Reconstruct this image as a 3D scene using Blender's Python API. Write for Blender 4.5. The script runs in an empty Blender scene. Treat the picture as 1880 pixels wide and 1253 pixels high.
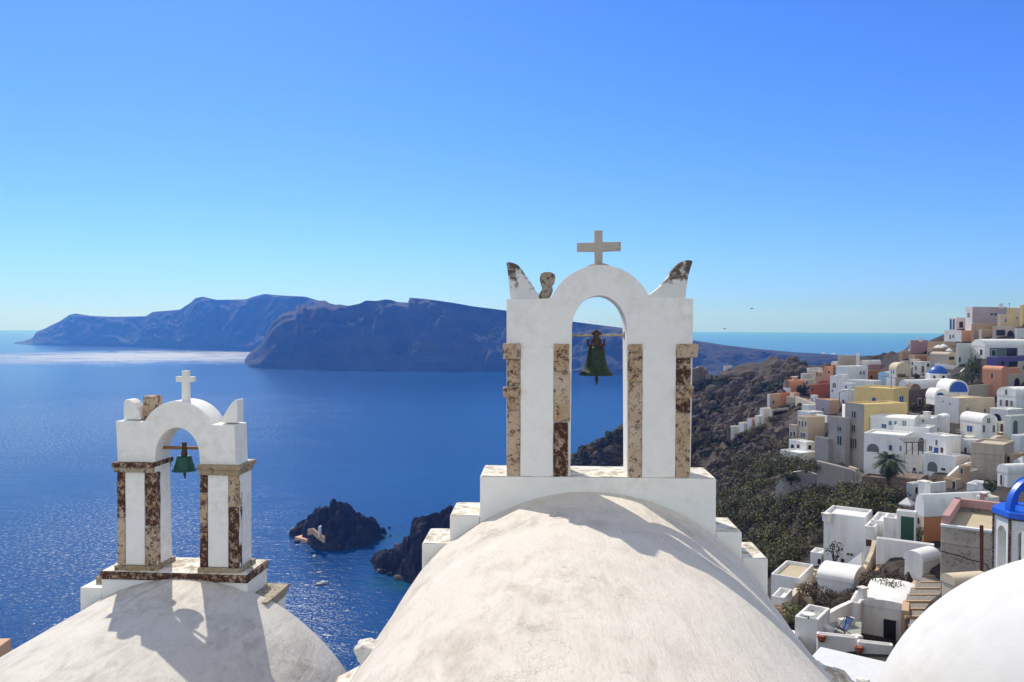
import bpy, bmesh, math, random
import numpy as np
from mathutils import Vector, Matrix, noise as mnoise
R = math.radians
random.seed(7)
sc = bpy.context.scene
COL = sc.collection

# ---------------------------------------------------------------- camera
FPX = 1517.0                       # focal length in pixels of the 1880 wide photograph
PITCH, ROLL = R(1.02), R(0.2)
CAMROT = Matrix.Rotation(R(90) - PITCH, 3, 'X') @ Matrix.Rotation(ROLL, 3, 'Z')
cd = bpy.data.cameras.new('camera'); cam = bpy.data.objects.new('camera', cd); COL.objects.link(cam)
cd.sensor_width = 36; cd.lens = 36 * FPX / 1880; cd.clip_start = .05; cd.clip_end = 60000
cam.rotation_euler = CAMROT.to_euler(); sc.camera = cam
# ---------------------------------------------------------------- sky and sun
SUN_AZ, SUN_EL = R(-23.3), R(42.5)     # azimuth from +Y towards +X
w = bpy.data.worlds.new('World'); sc.world = w; w.use_nodes = True
wn = w.node_tree; wn.nodes.clear()
sky = wn.nodes.new('ShaderNodeTexSky'); sky.sky_type = 'NISHITA'; sky.sun_disc = False
sky.sun_elevation = SUN_EL; sky.sun_rotation = SUN_AZ
sky.altitude = 100; sky.air_density = 1.0; sky.dust_density = 0.3; sky.ozone_density = 3.2
hs = wn.nodes.new('ShaderNodeHueSaturation'); hs.inputs['Saturation'].default_value = 1.0; hs.inputs['Value'].default_value = 1.0
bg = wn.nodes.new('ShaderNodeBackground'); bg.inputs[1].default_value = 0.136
wo = wn.nodes.new('ShaderNodeOutputWorld')
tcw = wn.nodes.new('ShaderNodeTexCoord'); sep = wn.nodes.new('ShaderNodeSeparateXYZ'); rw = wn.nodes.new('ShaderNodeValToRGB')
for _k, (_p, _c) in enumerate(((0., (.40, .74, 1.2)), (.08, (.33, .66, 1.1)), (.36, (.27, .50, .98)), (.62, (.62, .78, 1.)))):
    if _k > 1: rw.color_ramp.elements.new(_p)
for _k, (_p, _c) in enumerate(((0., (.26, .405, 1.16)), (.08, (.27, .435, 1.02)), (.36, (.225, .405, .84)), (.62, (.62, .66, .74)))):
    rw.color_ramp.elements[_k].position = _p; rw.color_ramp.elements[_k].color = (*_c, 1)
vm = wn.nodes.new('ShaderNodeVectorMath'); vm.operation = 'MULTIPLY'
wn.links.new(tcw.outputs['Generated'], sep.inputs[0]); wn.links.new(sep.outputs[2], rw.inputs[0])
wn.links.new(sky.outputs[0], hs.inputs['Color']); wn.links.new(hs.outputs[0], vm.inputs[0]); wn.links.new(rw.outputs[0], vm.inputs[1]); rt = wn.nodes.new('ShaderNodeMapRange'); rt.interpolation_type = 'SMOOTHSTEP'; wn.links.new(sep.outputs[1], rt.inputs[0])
rt.inputs[1].default_value = .45; rt.inputs[2].default_value = -.1                 # sky behind the viewer brightened and warmed: added fill light for the shaded walls
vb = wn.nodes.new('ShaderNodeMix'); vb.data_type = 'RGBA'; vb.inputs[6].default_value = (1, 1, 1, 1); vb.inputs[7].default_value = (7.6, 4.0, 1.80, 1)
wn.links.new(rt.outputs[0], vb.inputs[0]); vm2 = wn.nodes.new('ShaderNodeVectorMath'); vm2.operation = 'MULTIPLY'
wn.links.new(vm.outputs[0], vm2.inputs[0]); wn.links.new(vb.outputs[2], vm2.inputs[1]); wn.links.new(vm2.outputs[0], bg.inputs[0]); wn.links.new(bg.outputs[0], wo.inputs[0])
sl = bpy.data.lights.new('sun', 'SUN'); sl.energy = 3.3; sl.angle = R(.53); sl.color = (1, .945, .87)
sun = bpy.data.objects.new('sun', sl); COL.objects.link(sun)
sdir = Vector((math.sin(SUN_AZ) * math.cos(SUN_EL), math.cos(SUN_AZ) * math.cos(SUN_EL), math.sin(SUN_EL)))
sun.rotation_euler = (-sdir).to_track_quat('-Z', 'Y').to_euler(); sun.location = (0, 0, 60)
sc.view_settings.view_transform = 'Standard'; sc.view_settings.look = 'None'
sc.view_settings.gamma = 1; sc.view_settings.exposure = 0.45
sc.render.engine = 'CYCLES'
cy = sc.cycles; cy.max_bounces = 7; cy.diffuse_bounces = 4; cy.glossy_bounces = 3; cy.transmission_bounces = 2
cy.volume_bounces = 0; cy.transparent_max_bounces = 6; cy.caustics_reflective = False; cy.caustics_refractive = False
cy.use_denoising = True
SEA = -110.0

# ---------------------------------------------------------------- helpers
def ray(px, py):
    d = CAMROT @ Vector(((px - 940) / FPX, (626.5 - py) / FPX, -1))
    return d / d.y
def P(px, py, D):
    return ray(px, py) * D
def Pz(px, py, z):
    d = ray(px, py); return d * (z / d.z)
def origin(o):
    v = Vector((0, 0, 0))
    while o is not None:
        v += o.location; o = o.parent
    return v
def tag(o, label=None, cat=None, group=None, kind=None):
    if label: o['label'] = label
    if cat: o['category'] = cat
    if group: o['group'] = group
    if kind: o['kind'] = kind
    return o
def empty(name, loc, label, cat, group=None):
    o = bpy.data.objects.new(name, None); COL.objects.link(o); o.location = loc
    o.empty_display_size = .2
    return tag(o, label, cat, group)
class MB:
    """collects faces in world space; build() links them as one mesh object"""
    def __init__(s): s.v = []; s.f = []; s.sm = []
    def add(s, vs, fs, sm=False):
        n = len(s.v); s.v += [tuple(v) for v in vs]; s.f += [tuple(n + i for i in f) for f in fs]; s.sm += [sm] * len(fs); return s
    def hexa(s, b, t, sm=False):              # bottom ring and top ring, any n
        n = len(b); fs = [tuple(range(n))[::-1], tuple(range(n, 2 * n))]
        fs += [(i, (i + 1) % n, n + (i + 1) % n, n + i) for i in range(n)]
        return s.add(list(b) + list(t), fs, sm)
    def box(s, c, sx, sy, sz, rz=0.0, tilt=None):      # c = centre of bottom face
        m = Matrix.Rotation(rz, 3, 'Z'); c = Vector(c)
        if tilt is not None: m = m @ tilt
        q = [Vector((x * sx / 2, y * sy / 2, 0)) for x, y in ((-1, -1), (1, -1), (1, 1), (-1, 1))]
        return s.hexa([c + m @ a for a in q], [c + m @ (a + Vector((0, 0, sz))) for a in q])
    def tube(s, pts, r, n=8, caps=True):
        pts = [Vector(p) for p in pts]; rr = r if isinstance(r, (list, tuple)) else [r] * len(pts)
        vs = []; fs = []
        for i, p in enumerate(pts):
            d = (pts[min(i + 1, len(pts) - 1)] - pts[max(i - 1, 0)]).normalized()
            a = d.orthogonal().normalized() if abs(d.z) > .98 or True and abs(d.z) > .98 else d.cross(Vector((0, 0, 1))).normalized()
            b = d.cross(a)
            for k in range(n):
                t = 2 * math.pi * k / n; vs.append(p + (a * math.cos(t) + b * math.sin(t)) * rr[i])
        for i in range(len(pts) - 1):
            for k in range(n):
                k2 = (k + 1) % n; fs.append((i * n + k, i * n + k2, (i + 1) * n + k2, (i + 1) * n + k))
        s.add(vs, fs, True)
        if caps: s.add(vs[:n], [tuple(range(n))]); s.add(vs[-n:], [tuple(range(n))[::-1]])
        return s
    def lathe(s, c, prof, n=24, sm=True, M=None):        # prof: (r, z)
        c = Vector(c); vs = []; fs = []
        for r, z in prof:
            for k in range(n):
                t = 2 * math.pi * k / n; q = Vector((r * math.cos(t), r * math.sin(t), z))
                vs.append(c + (M @ q if M is not None else q))
        for i in range(len(prof) - 1):
            for k in range(n):
                k2 = (k + 1) % n; fs.append((i * n + k, i * n + k2, (i + 1) * n + k2, (i + 1) * n + k))
        return s.add(vs, fs, sm)
    def ext(s, fr, poly, v0, v1, sm=False):         # extrude polygon (u,w) of a frame from depth v0 to v1
        a = [fr(u, v0, w_) for u, w_ in poly]; b = [fr(u, v1, w_) for u, w_ in poly]
        return s.hexa(a, b, sm)
    def build(s, name, mat, parent=None, bevel=0.0, seg=2, loc=None, jit=0.0, sub=0, weld=False):
        me = bpy.data.meshes.new(name)
        o = bpy.data.objects.new(name, me); COL.objects.link(o)
        if parent is not None: o.parent = parent; og = origin(parent)
        else:
            a = np.array(s.v); og = Vector(loc) if loc is not None else Vector(((a[:, 0].min() + a[:, 0].max()) / 2, (a[:, 1].min() + a[:, 1].max()) / 2, a[:, 2].min()))
            o.location = og
        me.from_pydata([tuple(Vector(v) - og) for v in s.v], [], s.f)
        me.polygons.foreach_set('use_smooth', s.sm)
        me.materials.append(mat)
        bm = bmesh.new(); bm.from_mesh(me)
        if weld: bmesh.ops.remove_doubles(bm, verts=bm.verts, dist=1e-4)
        if bevel:
            ed = [e for e in bm.edges if len(e.link_faces) == 2 and e.calc_face_angle(0) > .5]
            bmesh.ops.bevel(bm, geom=ed, offset=bevel, segments=seg, affect='EDGES', profile=.6, clamp_overlap=True)
        if sub:
            bmesh.ops.triangulate(bm, faces=bm.faces)
            bmesh.ops.subdivide_edges(bm, edges=bm.edges, cuts=sub, use_grid_fill=True)
        if jit:
            for v in bm.verts:
                q = v.co + og
                v.co += Vector(mnoise.noise_vector(q * (0.6 / max(jit, 1e-3)) * .25)) * jit
        bmesh.ops.recalc_face_normals(bm, faces=bm.faces)
        bm.to_mesh(me); bm.free(); me.update()
        return o

# ---------------------------------------------------------------- materials
class NT:
    def __init__(s, name):
        s.m = bpy.data.materials.new(name); s.m.use_nodes = True; s.t = s.m.node_tree; s.t.nodes.clear()
        s.out = s.n('ShaderNodeOutputMaterial'); s.b = s.n('ShaderNodeBsdfPrincipled'); s.l(s.b, 0, s.out, 0)
        s.b.inputs['Roughness'].default_value = .85
        s.tc = s.n('ShaderNodeTexCoord'); s.geo = s.n('ShaderNodeNewGeometry')
    def n(s, t): return s.t.nodes.new(t)
    def l(s, a, i, b, j): s.t.links.new(a.outputs[i], b.inputs[j])
    def noise(s, scale, detail=5, rough=.55, dist=0, vec=None, out='Position'):
        q = s.n('ShaderNodeTexNoise'); q.inputs['Scale'].default_value = scale; q.inputs['Detail'].default_value = detail
        q.inputs['Roughness'].default_value = rough; q.inputs['Distortion'].default_value = dist
        if vec is None: s.l(s.geo, out, q, 'Vector')
        else: s.t.links.new(vec, q.inputs['Vector'])
        return q
    def mapv(s, sc_=(1, 1, 1), rot=(0, 0, 0)):
        q = s.n('ShaderNodeMapping'); q.inputs['Scale'].default_value = sc_; q.inputs['Rotation'].default_value = rot
        s.l(s.geo, 'Position', q, 'Vector'); return q.outputs[0]
    def ramp(s, src, stops, interp='LINEAR'):
        q = s.n('ShaderNodeValToRGB'); q.color_ramp.interpolation = interp
        e = q.color_ramp.elements
        while len(e) < len(stops): e.new(.5)
        for k, (p, c) in enumerate(stops):
            e[k].position = p; e[k].color = (c, c, c, 1) if isinstance(c, (int, float)) else (*c, 1)
        s.t.links.new(src, q.inputs[0]); return q.outputs[0]
    def mix(s, fac, a, b, mode='MIX'):
        q = s.n('ShaderNodeMix'); q.data_type = 'RGBA'; q.blend_type = mode
        for val, k in ((fac, 0), (a, 6), (b, 7)):
            if hasattr(val, 'links') or hasattr(val, 'is_linked'): s.t.links.new(val, q.inputs[k])
            elif isinstance(val, (int, float)): q.inputs[k].default_value = val if k == 0 else (val, val, val, 1)
            else: q.inputs[k].default_value = (*val, 1)
        return q.outputs[2]
    def math(s, op, a, b=0.0, c=None):
        q = s.n('ShaderNodeMath'); q.operation = op
        for val, k in ((a, 0), (b, 1), (c, 2)):
            if val is None: continue
            if hasattr(val, 'links') or hasattr(val, 'is_linked'): s.t.links.new(val, q.inputs[k])
            else: q.inputs[k].default_value = val
        return q.outputs[0]
    def bump(s, h, strength, dist):
        q = s.n('ShaderNodeBump'); q.inputs['Strength'].default_value = strength; q.inputs['Distance'].default_value = dist
        s.t.links.new(h, q.inputs['Height'])
        last = getattr(s, 'lastb', None)
        if last: s.l(last, 0, q, 'Normal')
        s.lastb = q; s.l(q, 0, s.b, 'Normal'); return q
    def col(s, c):
        if isinstance(c, tuple): s.b.inputs['Base Color'].default_value = (*c, 1)
        else: s.t.links.new(c, s.b.inputs['Base Color'])
    def rough(s, v): s.b.inputs['Roughness'].default_value = v

def plaster(name, c, dirt=(.42, .36, .28), amt=.35, sc_=1.0, bump=.5, rough=.85):
    t = NT(name)
    n1 = t.noise(.9 * sc_, 8, .6, .4).outputs[0]; n2 = t.noise(5.5 * sc_, 8, .65).outputs[0]; n3 = t.noise(28 * sc_, 4, .6).outputs[0]
    f = t.math('MULTIPLY', t.ramp(n1, [(.45, 0.), (.72, 1.)]), t.ramp(n2, [(.42, 0.), (.68, 1.)]))
    f = t.math('MULTIPLY', f, amt * 2.2)
    c0 = t.mix(t.ramp(n2, [(.3, 0.), (.7, .5)]), c, tuple(x * .88 for x in c))
    t.col(t.mix(f, c0, dirt)); t.rough(rough)
    t.bump(n2, bump, .012 / sc_); t.bump(n3, bump * .6, .003 / sc_)
    return t.m
def flat(name, c, rough=.6, metal=0., var=.15, sc_=3.0):
    t = NT(name); n1 = t.noise(sc_, 5, .6).outputs[0]
    t.col(t.mix(t.ramp(n1, [(.35, 0.), (.7, 1.)]), c, tuple(x * (1 - var) for x in c))); t.rough(rough)
    t.b.inputs['Metallic'].default_value = metal
    return t.m
# ================================================================ sea
def mat_sea():
    t = NT('sea_water'); t.b.inputs['IOR'].default_value = 1.33; t.b.inputs['Specular IOR Level'].default_value = .17
    big = t.noise(.0016, 4, .55, .6, vec=t.mapv((1, 2.2, 1))).outputs[0]
    t.col(t.mix(t.ramp(big, [(.35, 0.), (.65, 1.)]), (.002, .036, .14), (.003, .048, .178)))
    cbase = t.mix(t.ramp(big, [(.35, 0.), (.65, 1.)]), (.002, .036, .14), (.003, .048, .178))
    def patch(c, ax, ay, soft, rz=0.):            # wind-ruffled patches: rougher water
        mp = t.n('ShaderNodeMapping'); mp.vector_type = 'TEXTURE'
        mp.inputs['Location'].default_value = c; mp.inputs['Scale'].default_value = (ax, ay, 1e6); mp.inputs['Rotation'].default_value = (0, 0, rz)
        t.l(t.geo, 'Position', mp, 'Vector')
        ln = t.n('ShaderNodeVectorMath'); ln.operation = 'LENGTH'; t.l(mp, 0, ln, 0)
        wob = t.noise(9. / (ax + ay), 5, .6, 1.).outputs[0]
        d = t.math('ADD', ln.outputs[1], t.math('MULTIPLY', t.math('SUBTRACT', wob, .5), 1.1))
        return t.ramp(d, [(1 - soft, 1.), (1., 0.)])
    p1 = patch((-1330, 2900, SEA), 1000, 760, .8, .1); p2 = patch((-78, 300, SEA), 26, 70, .6, .15); p3 = t.math('MAXIMUM', patch((-480, 950, SEA), 380, 520, .8), patch((-215, 430, SEA), 120, 170, .8))
    p4 = patch((-43, 352, SEA), 26, 16, .9); p5 = patch((-62, 428, SEA), 34, 16, .9)
    t.col(t.mix(t.math('MAXIMUM', t.math('MULTIPLY', p4, .75), t.math('MULTIPLY', p5, .4)), cbase, (.006, .075, .10)))
    fil = t.ramp(t.noise(.006, 6, .7, 1.2, vec=t.mapv((.5, 1.6, 1), (0, 0, .2))).outputs[0], [(.36, .15), (.5, 1.)]); fil = t.math('MULTIPLY', fil, t.ramp(t.noise(.035, 5, .75, 0, vec=t.mapv((.6, 1.3, 1))).outputs[0], [(.40, .35), (.56, 1.)]))
    sp = t.ramp(t.noise(.9, 2, .7, 0).outputs[0], [(.5, 0.), (.66, 1.)])
    sp2 = t.ramp(t.noise(.5, 4, .8, 0).outputs[0], [(.54, 0.), (.66, 1.)])
    rg = t.math('MAXIMUM', t.math('MULTIPLY', t.math('MULTIPLY', p1, fil), .44), t.math('MULTIPLY', t.math('MULTIPLY', p2, sp), .38))
    rg = t.math('MAXIMUM', rg, t.math('MULTIPLY', t.math('MULTIPLY', p3, sp2), .42)); t.t.links.new(t.math('ADD', rg, .19), t.b.inputs['Roughness'])
    sl_ = t.math('MAXIMUM', t.math('MULTIPLY', p1, .55), t.math('MAXIMUM', t.math('MULTIPLY', t.math('MULTIPLY', p2, sp), .8), t.math('MULTIPLY', t.math('MULTIPLY', p3, sp2), 1.1)))
    t.t.links.new(t.math('ADD', sl_, .17), t.b.inputs['Specular IOR Level'])
    a = t.noise(.9, 3, .6, .3, vec=t.mapv((1, 1.25, 1), (0, 0, .4))).outputs[0]
    b = t.noise(.19, 3, .6, .3, vec=t.mapv((1, 1.5, 1), (0, 0, -.3))).outputs[0]
    c = t.noise(.02, 4, .6, .5, vec=t.mapv((1, 2.6, 1), (0, 0, .15))).outputs[0]
    t.bump(c, .4, 1.6); t.bump(b, .7, .55); t.bump(a, .8, .17)
    return t.m
def disc(name, r, z, mat):
    m = MB(); n = 96; rings = [0, 150, 400, 900, 2000, 4500, 9000, r]
    vs = [(0, 0, z)]
    for q in rings[1:]: vs += [(q * math.sin(2 * math.pi * k / n), q * math.cos(2 * math.pi * k / n), z) for k in range(n)]
    fs = [(0, 1 + k, 1 + (k + 1) % n) for k in range(n)]
    for i in range(len(rings) - 2):
        o = 1 + i * n
        fs += [(o + k, o + n + k, o + n + (k + 1) % n, o + (k + 1) % n) for k in range(n)]
    m.add(vs, fs); return m.build(name, mat, loc=(0, 0, z))
sea = disc('sea', 18600, SEA, mat_sea()); tag(sea, 'deep blue sea rippled by wind with sun glitter', 'sea', kind='structure')

# ================================================================ distant islands
def mat_cliff(name, a, b, s_):
    t = NT(name); n1 = t.noise(.004 * s_, 9, .65, .8, vec=t.mapv((1, 1, 2.2))).outputs[0]; n2 = t.noise(.02 * s_, 8, .7).outputs[0]
    n3 = t.noise(.011 * s_, 7, .7, 1.5, vec=t.mapv((1, 1, .45), (0, .5, 0))).outputs[0]; st = t.noise(.03 * s_, 5, .6, .4, vec=t.mapv((.12, .12, 2.2))).outputs[0]
    c = t.mix(t.ramp(n1, [(.42, 0.), (.56, 1.)]), a, b); c = t.mix(t.math('MULTIPLY', t.ramp(n3, [(.55, 0.), (.66, 1.)]), .7), c, tuple(x * 1.5 for x in b)); c = t.mix(t.math('MULTIPLY', t.ramp(st, [(.5, 0.), (.62, 1.)]), .4), c, tuple(x * 1.5 for x in b))
    t.col(t.mix(t.ramp(n2, [(.35, 0.), (.7, .6)]), c, tuple(x * .5 for x in a))); t.rough(.95)
    t.bump(n2, .8, 14 / s_)
    return t.m
def lerp_list(L, x):
    if x <= L[0][0]: return L[0][1]
    for (a, va), (b, vb) in zip(L, L[1:]):
        if x <= b: return va + (vb - va) * (x - a) / (b - a)
    return L[-1][1]
def island(name, crest, base, depth, mat, px0, px1, step, amp, seed, label):
    nx = int((px1 - px0) / step) + 1; rows = 26; vs = []; fs = []
    for i in range(nx):
        px = px0 + i * step
        pb = Pz(px, lerp_list(base, px), SEA); D0 = pb.y
        cy_ = lerp_list(crest, px); Dc = D0 + depth * (1 + .3 * mnoise.noise(Vector((px * .01, seed, 0))))
        pc = P(px, cy_, Dc)
        if pc.z < SEA + 6: pc.z = SEA + 6
        H = pc.z - SEA
        for j in range(rows + 8):
            t = j / rows
            if t <= 1:
                prof = t ** .8 * .82 + .18 * t ** 3
                q = pb.lerp(Vector((pc.x, pc.y, SEA)), t)
                z = SEA + H * prof
                env = math.sin(math.pi * min(t, 1)) ** .6
                g = mnoise.fractal(Vector((q.x * .0042, t * 1.3, seed)), 1.0, 2.1, 6)
                rdg = (1 - abs(g) * 2.2)
                g2 = mnoise.fractal(Vector((q.x * .013, q.y * .006 + t * 3, seed + 4)), 1.0, 2.1, 5)
                z += env * amp * (rdg * .55 + g2 * .45) * H / 250
                z = min(z, SEA + H * (1.0 if t == 1 else .995 * max(t, .25) ** .3))
                q.z = max(z, SEA + .5) if j else SEA - 4
            else:
                u = (t - 1) * rows / 7
                q = Vector((pc.x, pc.y + u * depth * 1.6, pc.z - (pc.z - SEA + 4) * u ** 1.5 * .98 - 8 * u))
                if j == rows + 7: q.z = SEA - 4
            vs.append(q)
    M = rows + 8
    for i in range(nx - 1):
        for j in range(M - 1):
            a = i * M + j; fs.append((a, a + M, a + M + 1, a + 1))
    m = MB(); m.add(vs, fs, True); o = m.build(name, mat)
    for p_ in o.data.polygons: p_.use_smooth = False
    return tag(o, label, 'island', kind='structure')
crestA = [(26, 631), (34, 627), (38, 628), (60, 621), (66, 610), (84, 603), (95, 597), (110, 590), (128, 578), (140, 576), (165, 580), (205, 582), (268, 581), (280, 573), (330, 569), (350, 556), (358, 548), (372, 545), (398, 551), (450, 550), (465, 545), (485, 540), (520, 543), (560, 545), (585, 552), (640, 566), (700, 580)]
baseA = [(26, 632), (100, 635), (240, 638), (450, 646), (700, 655)]
island('far_island', crestA, baseA, 230, mat_cliff('cliff_far', (.024, .026, .03), (.034, .034, .036), 1), 26, 700, 3.5, 80, 3.1, 'farthest blue hazy island with long ridge')
crestB = [(449, 663), (455, 652), (462, 645), (475, 636), (485, 622), (492, 606), (500, 592), (512, 582), (520, 575), (535, 571), (543, 570), (545, 560), (549, 559), (552, 567), (555, 558), (560, 558), (563, 562), (575, 560), (585, 553), (597, 552), (604, 557), (613, 561), (622, 559), (640, 562), (660, 558), (668, 554), (672, 552), (690, 553), (708, 550), (718, 551), (730, 555), (749, 556), (751, 546.5), (780, 549), (830, 556), (870, 563), (925, 570), (990, 581), (1052, 591), (1140, 602), (1271, 625), (1300, 629), (1330, 634), (1400, 642), (1460, 647), (1540, 652), (1650, 656), (1750, 661), (1850, 668)]
baseB = [(449, 668), (458, 674), (480, 677), (600, 680), (920, 683), (1100, 686), (1400, 700), (1850, 712)]
island('island', crestB, baseB, 150, mat_cliff('cliff_mid', (.016, .017, .019), (.036, .035, .035), 1.5), 449, 1850, 3, 120, 8.7, 'long dark cliff island across the strait behind the belfries')

# ================================================================ haze
def haze():
    m = MB(); X = 19500; zb, zt = SEA - 6, 330
    m.hexa([(-X, -X, zb), (X, -X, zb), (X, X, zb), (-X, X, zb)], [(-X, -X, zt), (X, -X, zt), (X, X, zt), (-X, X, zt)])
    mt = bpy.data.materials.new('haze_air'); mt.use_nodes = True; nt = mt.node_tree; nt.nodes.clear()
    o = nt.nodes.new('ShaderNodeOutputMaterial'); v = nt.nodes.new('ShaderNodeVolumePrincipled')
    v.inputs['Color'].default_value = (.045, .235, 1, 1); v.inputs['Absorption Color'].default_value = (1, 1, 1, 1)
    v.inputs['Density'].default_value = 1.85e-4; v.inputs['Anisotropy'].default_value = .3
    nt.links.new(v.outputs[0], o.inputs['Volume'])
    h = m.build('haze', mt); return tag(h, 'thin blue sea haze over the water', 'haze', kind='stuff')
haze()
# ================================================================ materials of the church
WHITE_V = plaster('vault_limewash', (.74, .70, .63), (.34, .30, .24), .42, 1.0, .7)
def brushed(name, c, dirt, amt):
    t = NT(name)
    v = t.mapv((1, 1, 1), (0, 0, .5))
    st = t.noise(2.6, 7, .62, .5, vec=t.mapv((2.6, .8, 1.6), (.2, .1, .55))).outputs[0]
    n1 = t.noise(1.1, 8, .6).outputs[0]; n2 = t.noise(9, 8, .7).outputs[0]; n3 = t.noise(60, 5, .7).outputs[0]
    fine = t.noise(16, 6, .7, .3, vec=t.mapv((3.4, .7, 1.5), (.1, 0, .7))).outputs[0]
    n0 = t.noise(.42, 6, .62, .3).outputs[0]
    f = t.math('MULTIPLY', t.ramp(n1, [(.4, .15), (.64, 1.)]), t.ramp(st, [(.40, .1), (.60, 1.)]))
    f = t.math('ADD', t.math('MULTIPLY', f, t.ramp(n0, [(.38, .35), (.6, 1.2)])), t.ramp(n0, [(.45, 0.), (.68, .25)]))
    f = t.math('ADD', t.math('MULTIPLY', f, amt), t.math('MULTIPLY', t.ramp(fine, [(.5, 0.), (.72, 1.)]), amt * .5))
    pits = t.math('MULTIPLY', t.ramp(n2, [(.60, 0.), (.66, 1.)]), t.ramp(n1, [(.50, 0.), (.60, 1.)]))
    vo = t.n('ShaderNodeTexVoronoi'); vo.feature = 'DISTANCE_TO_EDGE'; vo.inputs['Scale'].default_value = .85
    wv = t.n('ShaderNodeVectorMath'); wv.operation = 'ADD'; wn_ = t.noise(2.2, 5, .7); sc2 = t.n('ShaderNodeVectorMath'); sc2.operation = 'SCALE'; sc2.inputs[3].default_value = .9
    t.l(wn_, 'Color', sc2, 0); t.l(t.geo, 'Position', wv, 0); t.l(sc2, 0, wv, 1); t.l(wv, 0, vo, 'Vector')
    crack = t.math('MULTIPLY', t.ramp(vo.outputs[0], [(0., 1.), (.010, 0.)]), t.ramp(t.noise(.8, 4, .6).outputs[0], [(.46, 0.), (.56, 1.)]))
    pits = t.math('MAXIMUM', pits, t.math('MULTIPLY', crack, .7))
    c1 = t.mix(f, c, dirt); c1 = t.mix(t.math('MULTIPLY', pits, .6), c1, tuple(x * .55 for x in dirt))
    t.col(c1); t.rough(.9)
    t.bump(st, .55, .03); t.bump(fine, .5, .010); t.bump(n3, .45, .004)
    return t.m
VAULT1 = brushed('vault_weathered', (.68, .618, .54), (.42, .37, .305), .8)
VAULT2 = brushed('vault_flaking', (.66, .62, .56), (.36, .33, .28), .6)
WHITE_B = plaster('belfry_limewash', (.82, .80, .755), (.52, .48, .40), .30, 1.6, .5)
WHITE_D = plaster('dome_white', (.66, .66, .665), (.52, .52, .51), .35, .8, .35)
def lichen_top(name):         # limewash with flaked, lichen-brown patches
    t = NT(name); n1 = t.noise(7, 8, .7).outputs[0]; n2 = t.noise(2.5, 5, .6).outputs[0]
    f = t.ramp(n1, [(.47, 0.), (.6, 1.)])
    t.col(t.mix(f, (.74, .70, .62), t.mix(t.ramp(n2, [(.4, 0.), (.6, 1.)]), (.33, .25, .15), (.45, .36, .24)))); t.rough(.95)
    t.bump(n1, .8, .02); return t.m
FLAKED = lichen_top('flaked_limewash')
def horn_mat():
    t = NT('horn_limewash'); n1 = t.noise(9, 8, .7).outputs[0]
    se = t.n('ShaderNodeSeparateXYZ'); t.l(t.tc, 'Object', se, 0)
    h = t.n('ShaderNodeMapRange'); t.l(se, 2, h, 0); h.inputs[1].default_value = 1.9; h.inputs[2].default_value = 2.32
    f = t.ramp(t.math('ADD', t.math('MULTIPLY', h.outputs[0], .42), t.math('MULTIPLY', n1, 1.3)), [(.80, 0.), (.95, 1.)])
    t.col(t.mix(f, (.68, .67, .64), (.10, .075, .055))); t.rough(.95); t.bump(n1, .7, .015); return t.m
HORN = horn_mat()
def stone(name, light, dark, thr, sc_=14.):
    t = NT(name); n1 = t.noise(sc_, 9, .75, .2).outputs[0]; n2 = t.noise(sc_ * 3.2, 6, .75).outputs[0]; n3 = t.noise(3, 4, .6).outputs[0]
    f = t.ramp(t.math('ADD', t.math('MULTIPLY', n1, .65), t.math('MULTIPLY', n2, .35)), [(thr, 0.), (thr + .055, 1.)])
    lc = t.mix(t.ramp(n3, [(.35, 0.), (.65, 1.)]), light, tuple(x * y for x, y in zip(light, (.8, .68, .52))))
    t.col(t.mix(f, lc, dark)); t.rough(.95)
    t.bump(n1, 1., .02); t.bump(n2, .8, .008); return t.m
ST_CREAM = stone('cream_stone', (.58, .465, .355), (.10, .06, .042), .515)
ST_MIX = stone('pitted_stone', (.55, .42, .30), (.09, .05, .035), .495)
ST_DARK = stone('dark_red_stone', (.50, .38, .28), (.065, .024, .016), .445)
ST_GREY = stone('cornice_stone', (.42, .36, .27), (.10, .07, .05), .52, 9)
CROSS_M = plaster('cross_concrete', (.46, .41, .34), (.25, .22, .18), .5, 6, .6)
BRONZE = flat('green_bronze', (.03, .055, .036), .55, .55, .6, 30); BRONZE2 = flat('bright_green_bronze', (.012, .085, .055), .45, .3, .5, 30)
RUST = flat('rusty_iron', (.10, .06, .04), .8, .3, .5, 40); WOODP = flat('peeling_paint_wood', (.5, .42, .3), .8, 0, .5, 25); WOODB = flat('brown_wood', (.30, .13, .045), .7, 0, .4, 30)

def frame(o, yaw, k):          # (u px right, v metres back, w px up) around a front reference point
    c, s_ = math.cos(yaw), math.sin(yaw)
    def fr(u, v, w_):
        u *= k; w_ *= k
        return Vector((o.x + u * c + v * s_, o.y - u * s_ + v * c, o.z + w_))
    return fr
def arc(cx, cy_, rx, ry, a0, a1, n):
    return [(cx + rx * math.cos(R(a0 + (a1 - a0) * i / n)), cy_ + ry * math.sin(R(a0 + (a1 - a0) * i / n))) for i in range(n + 1)]

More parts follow.
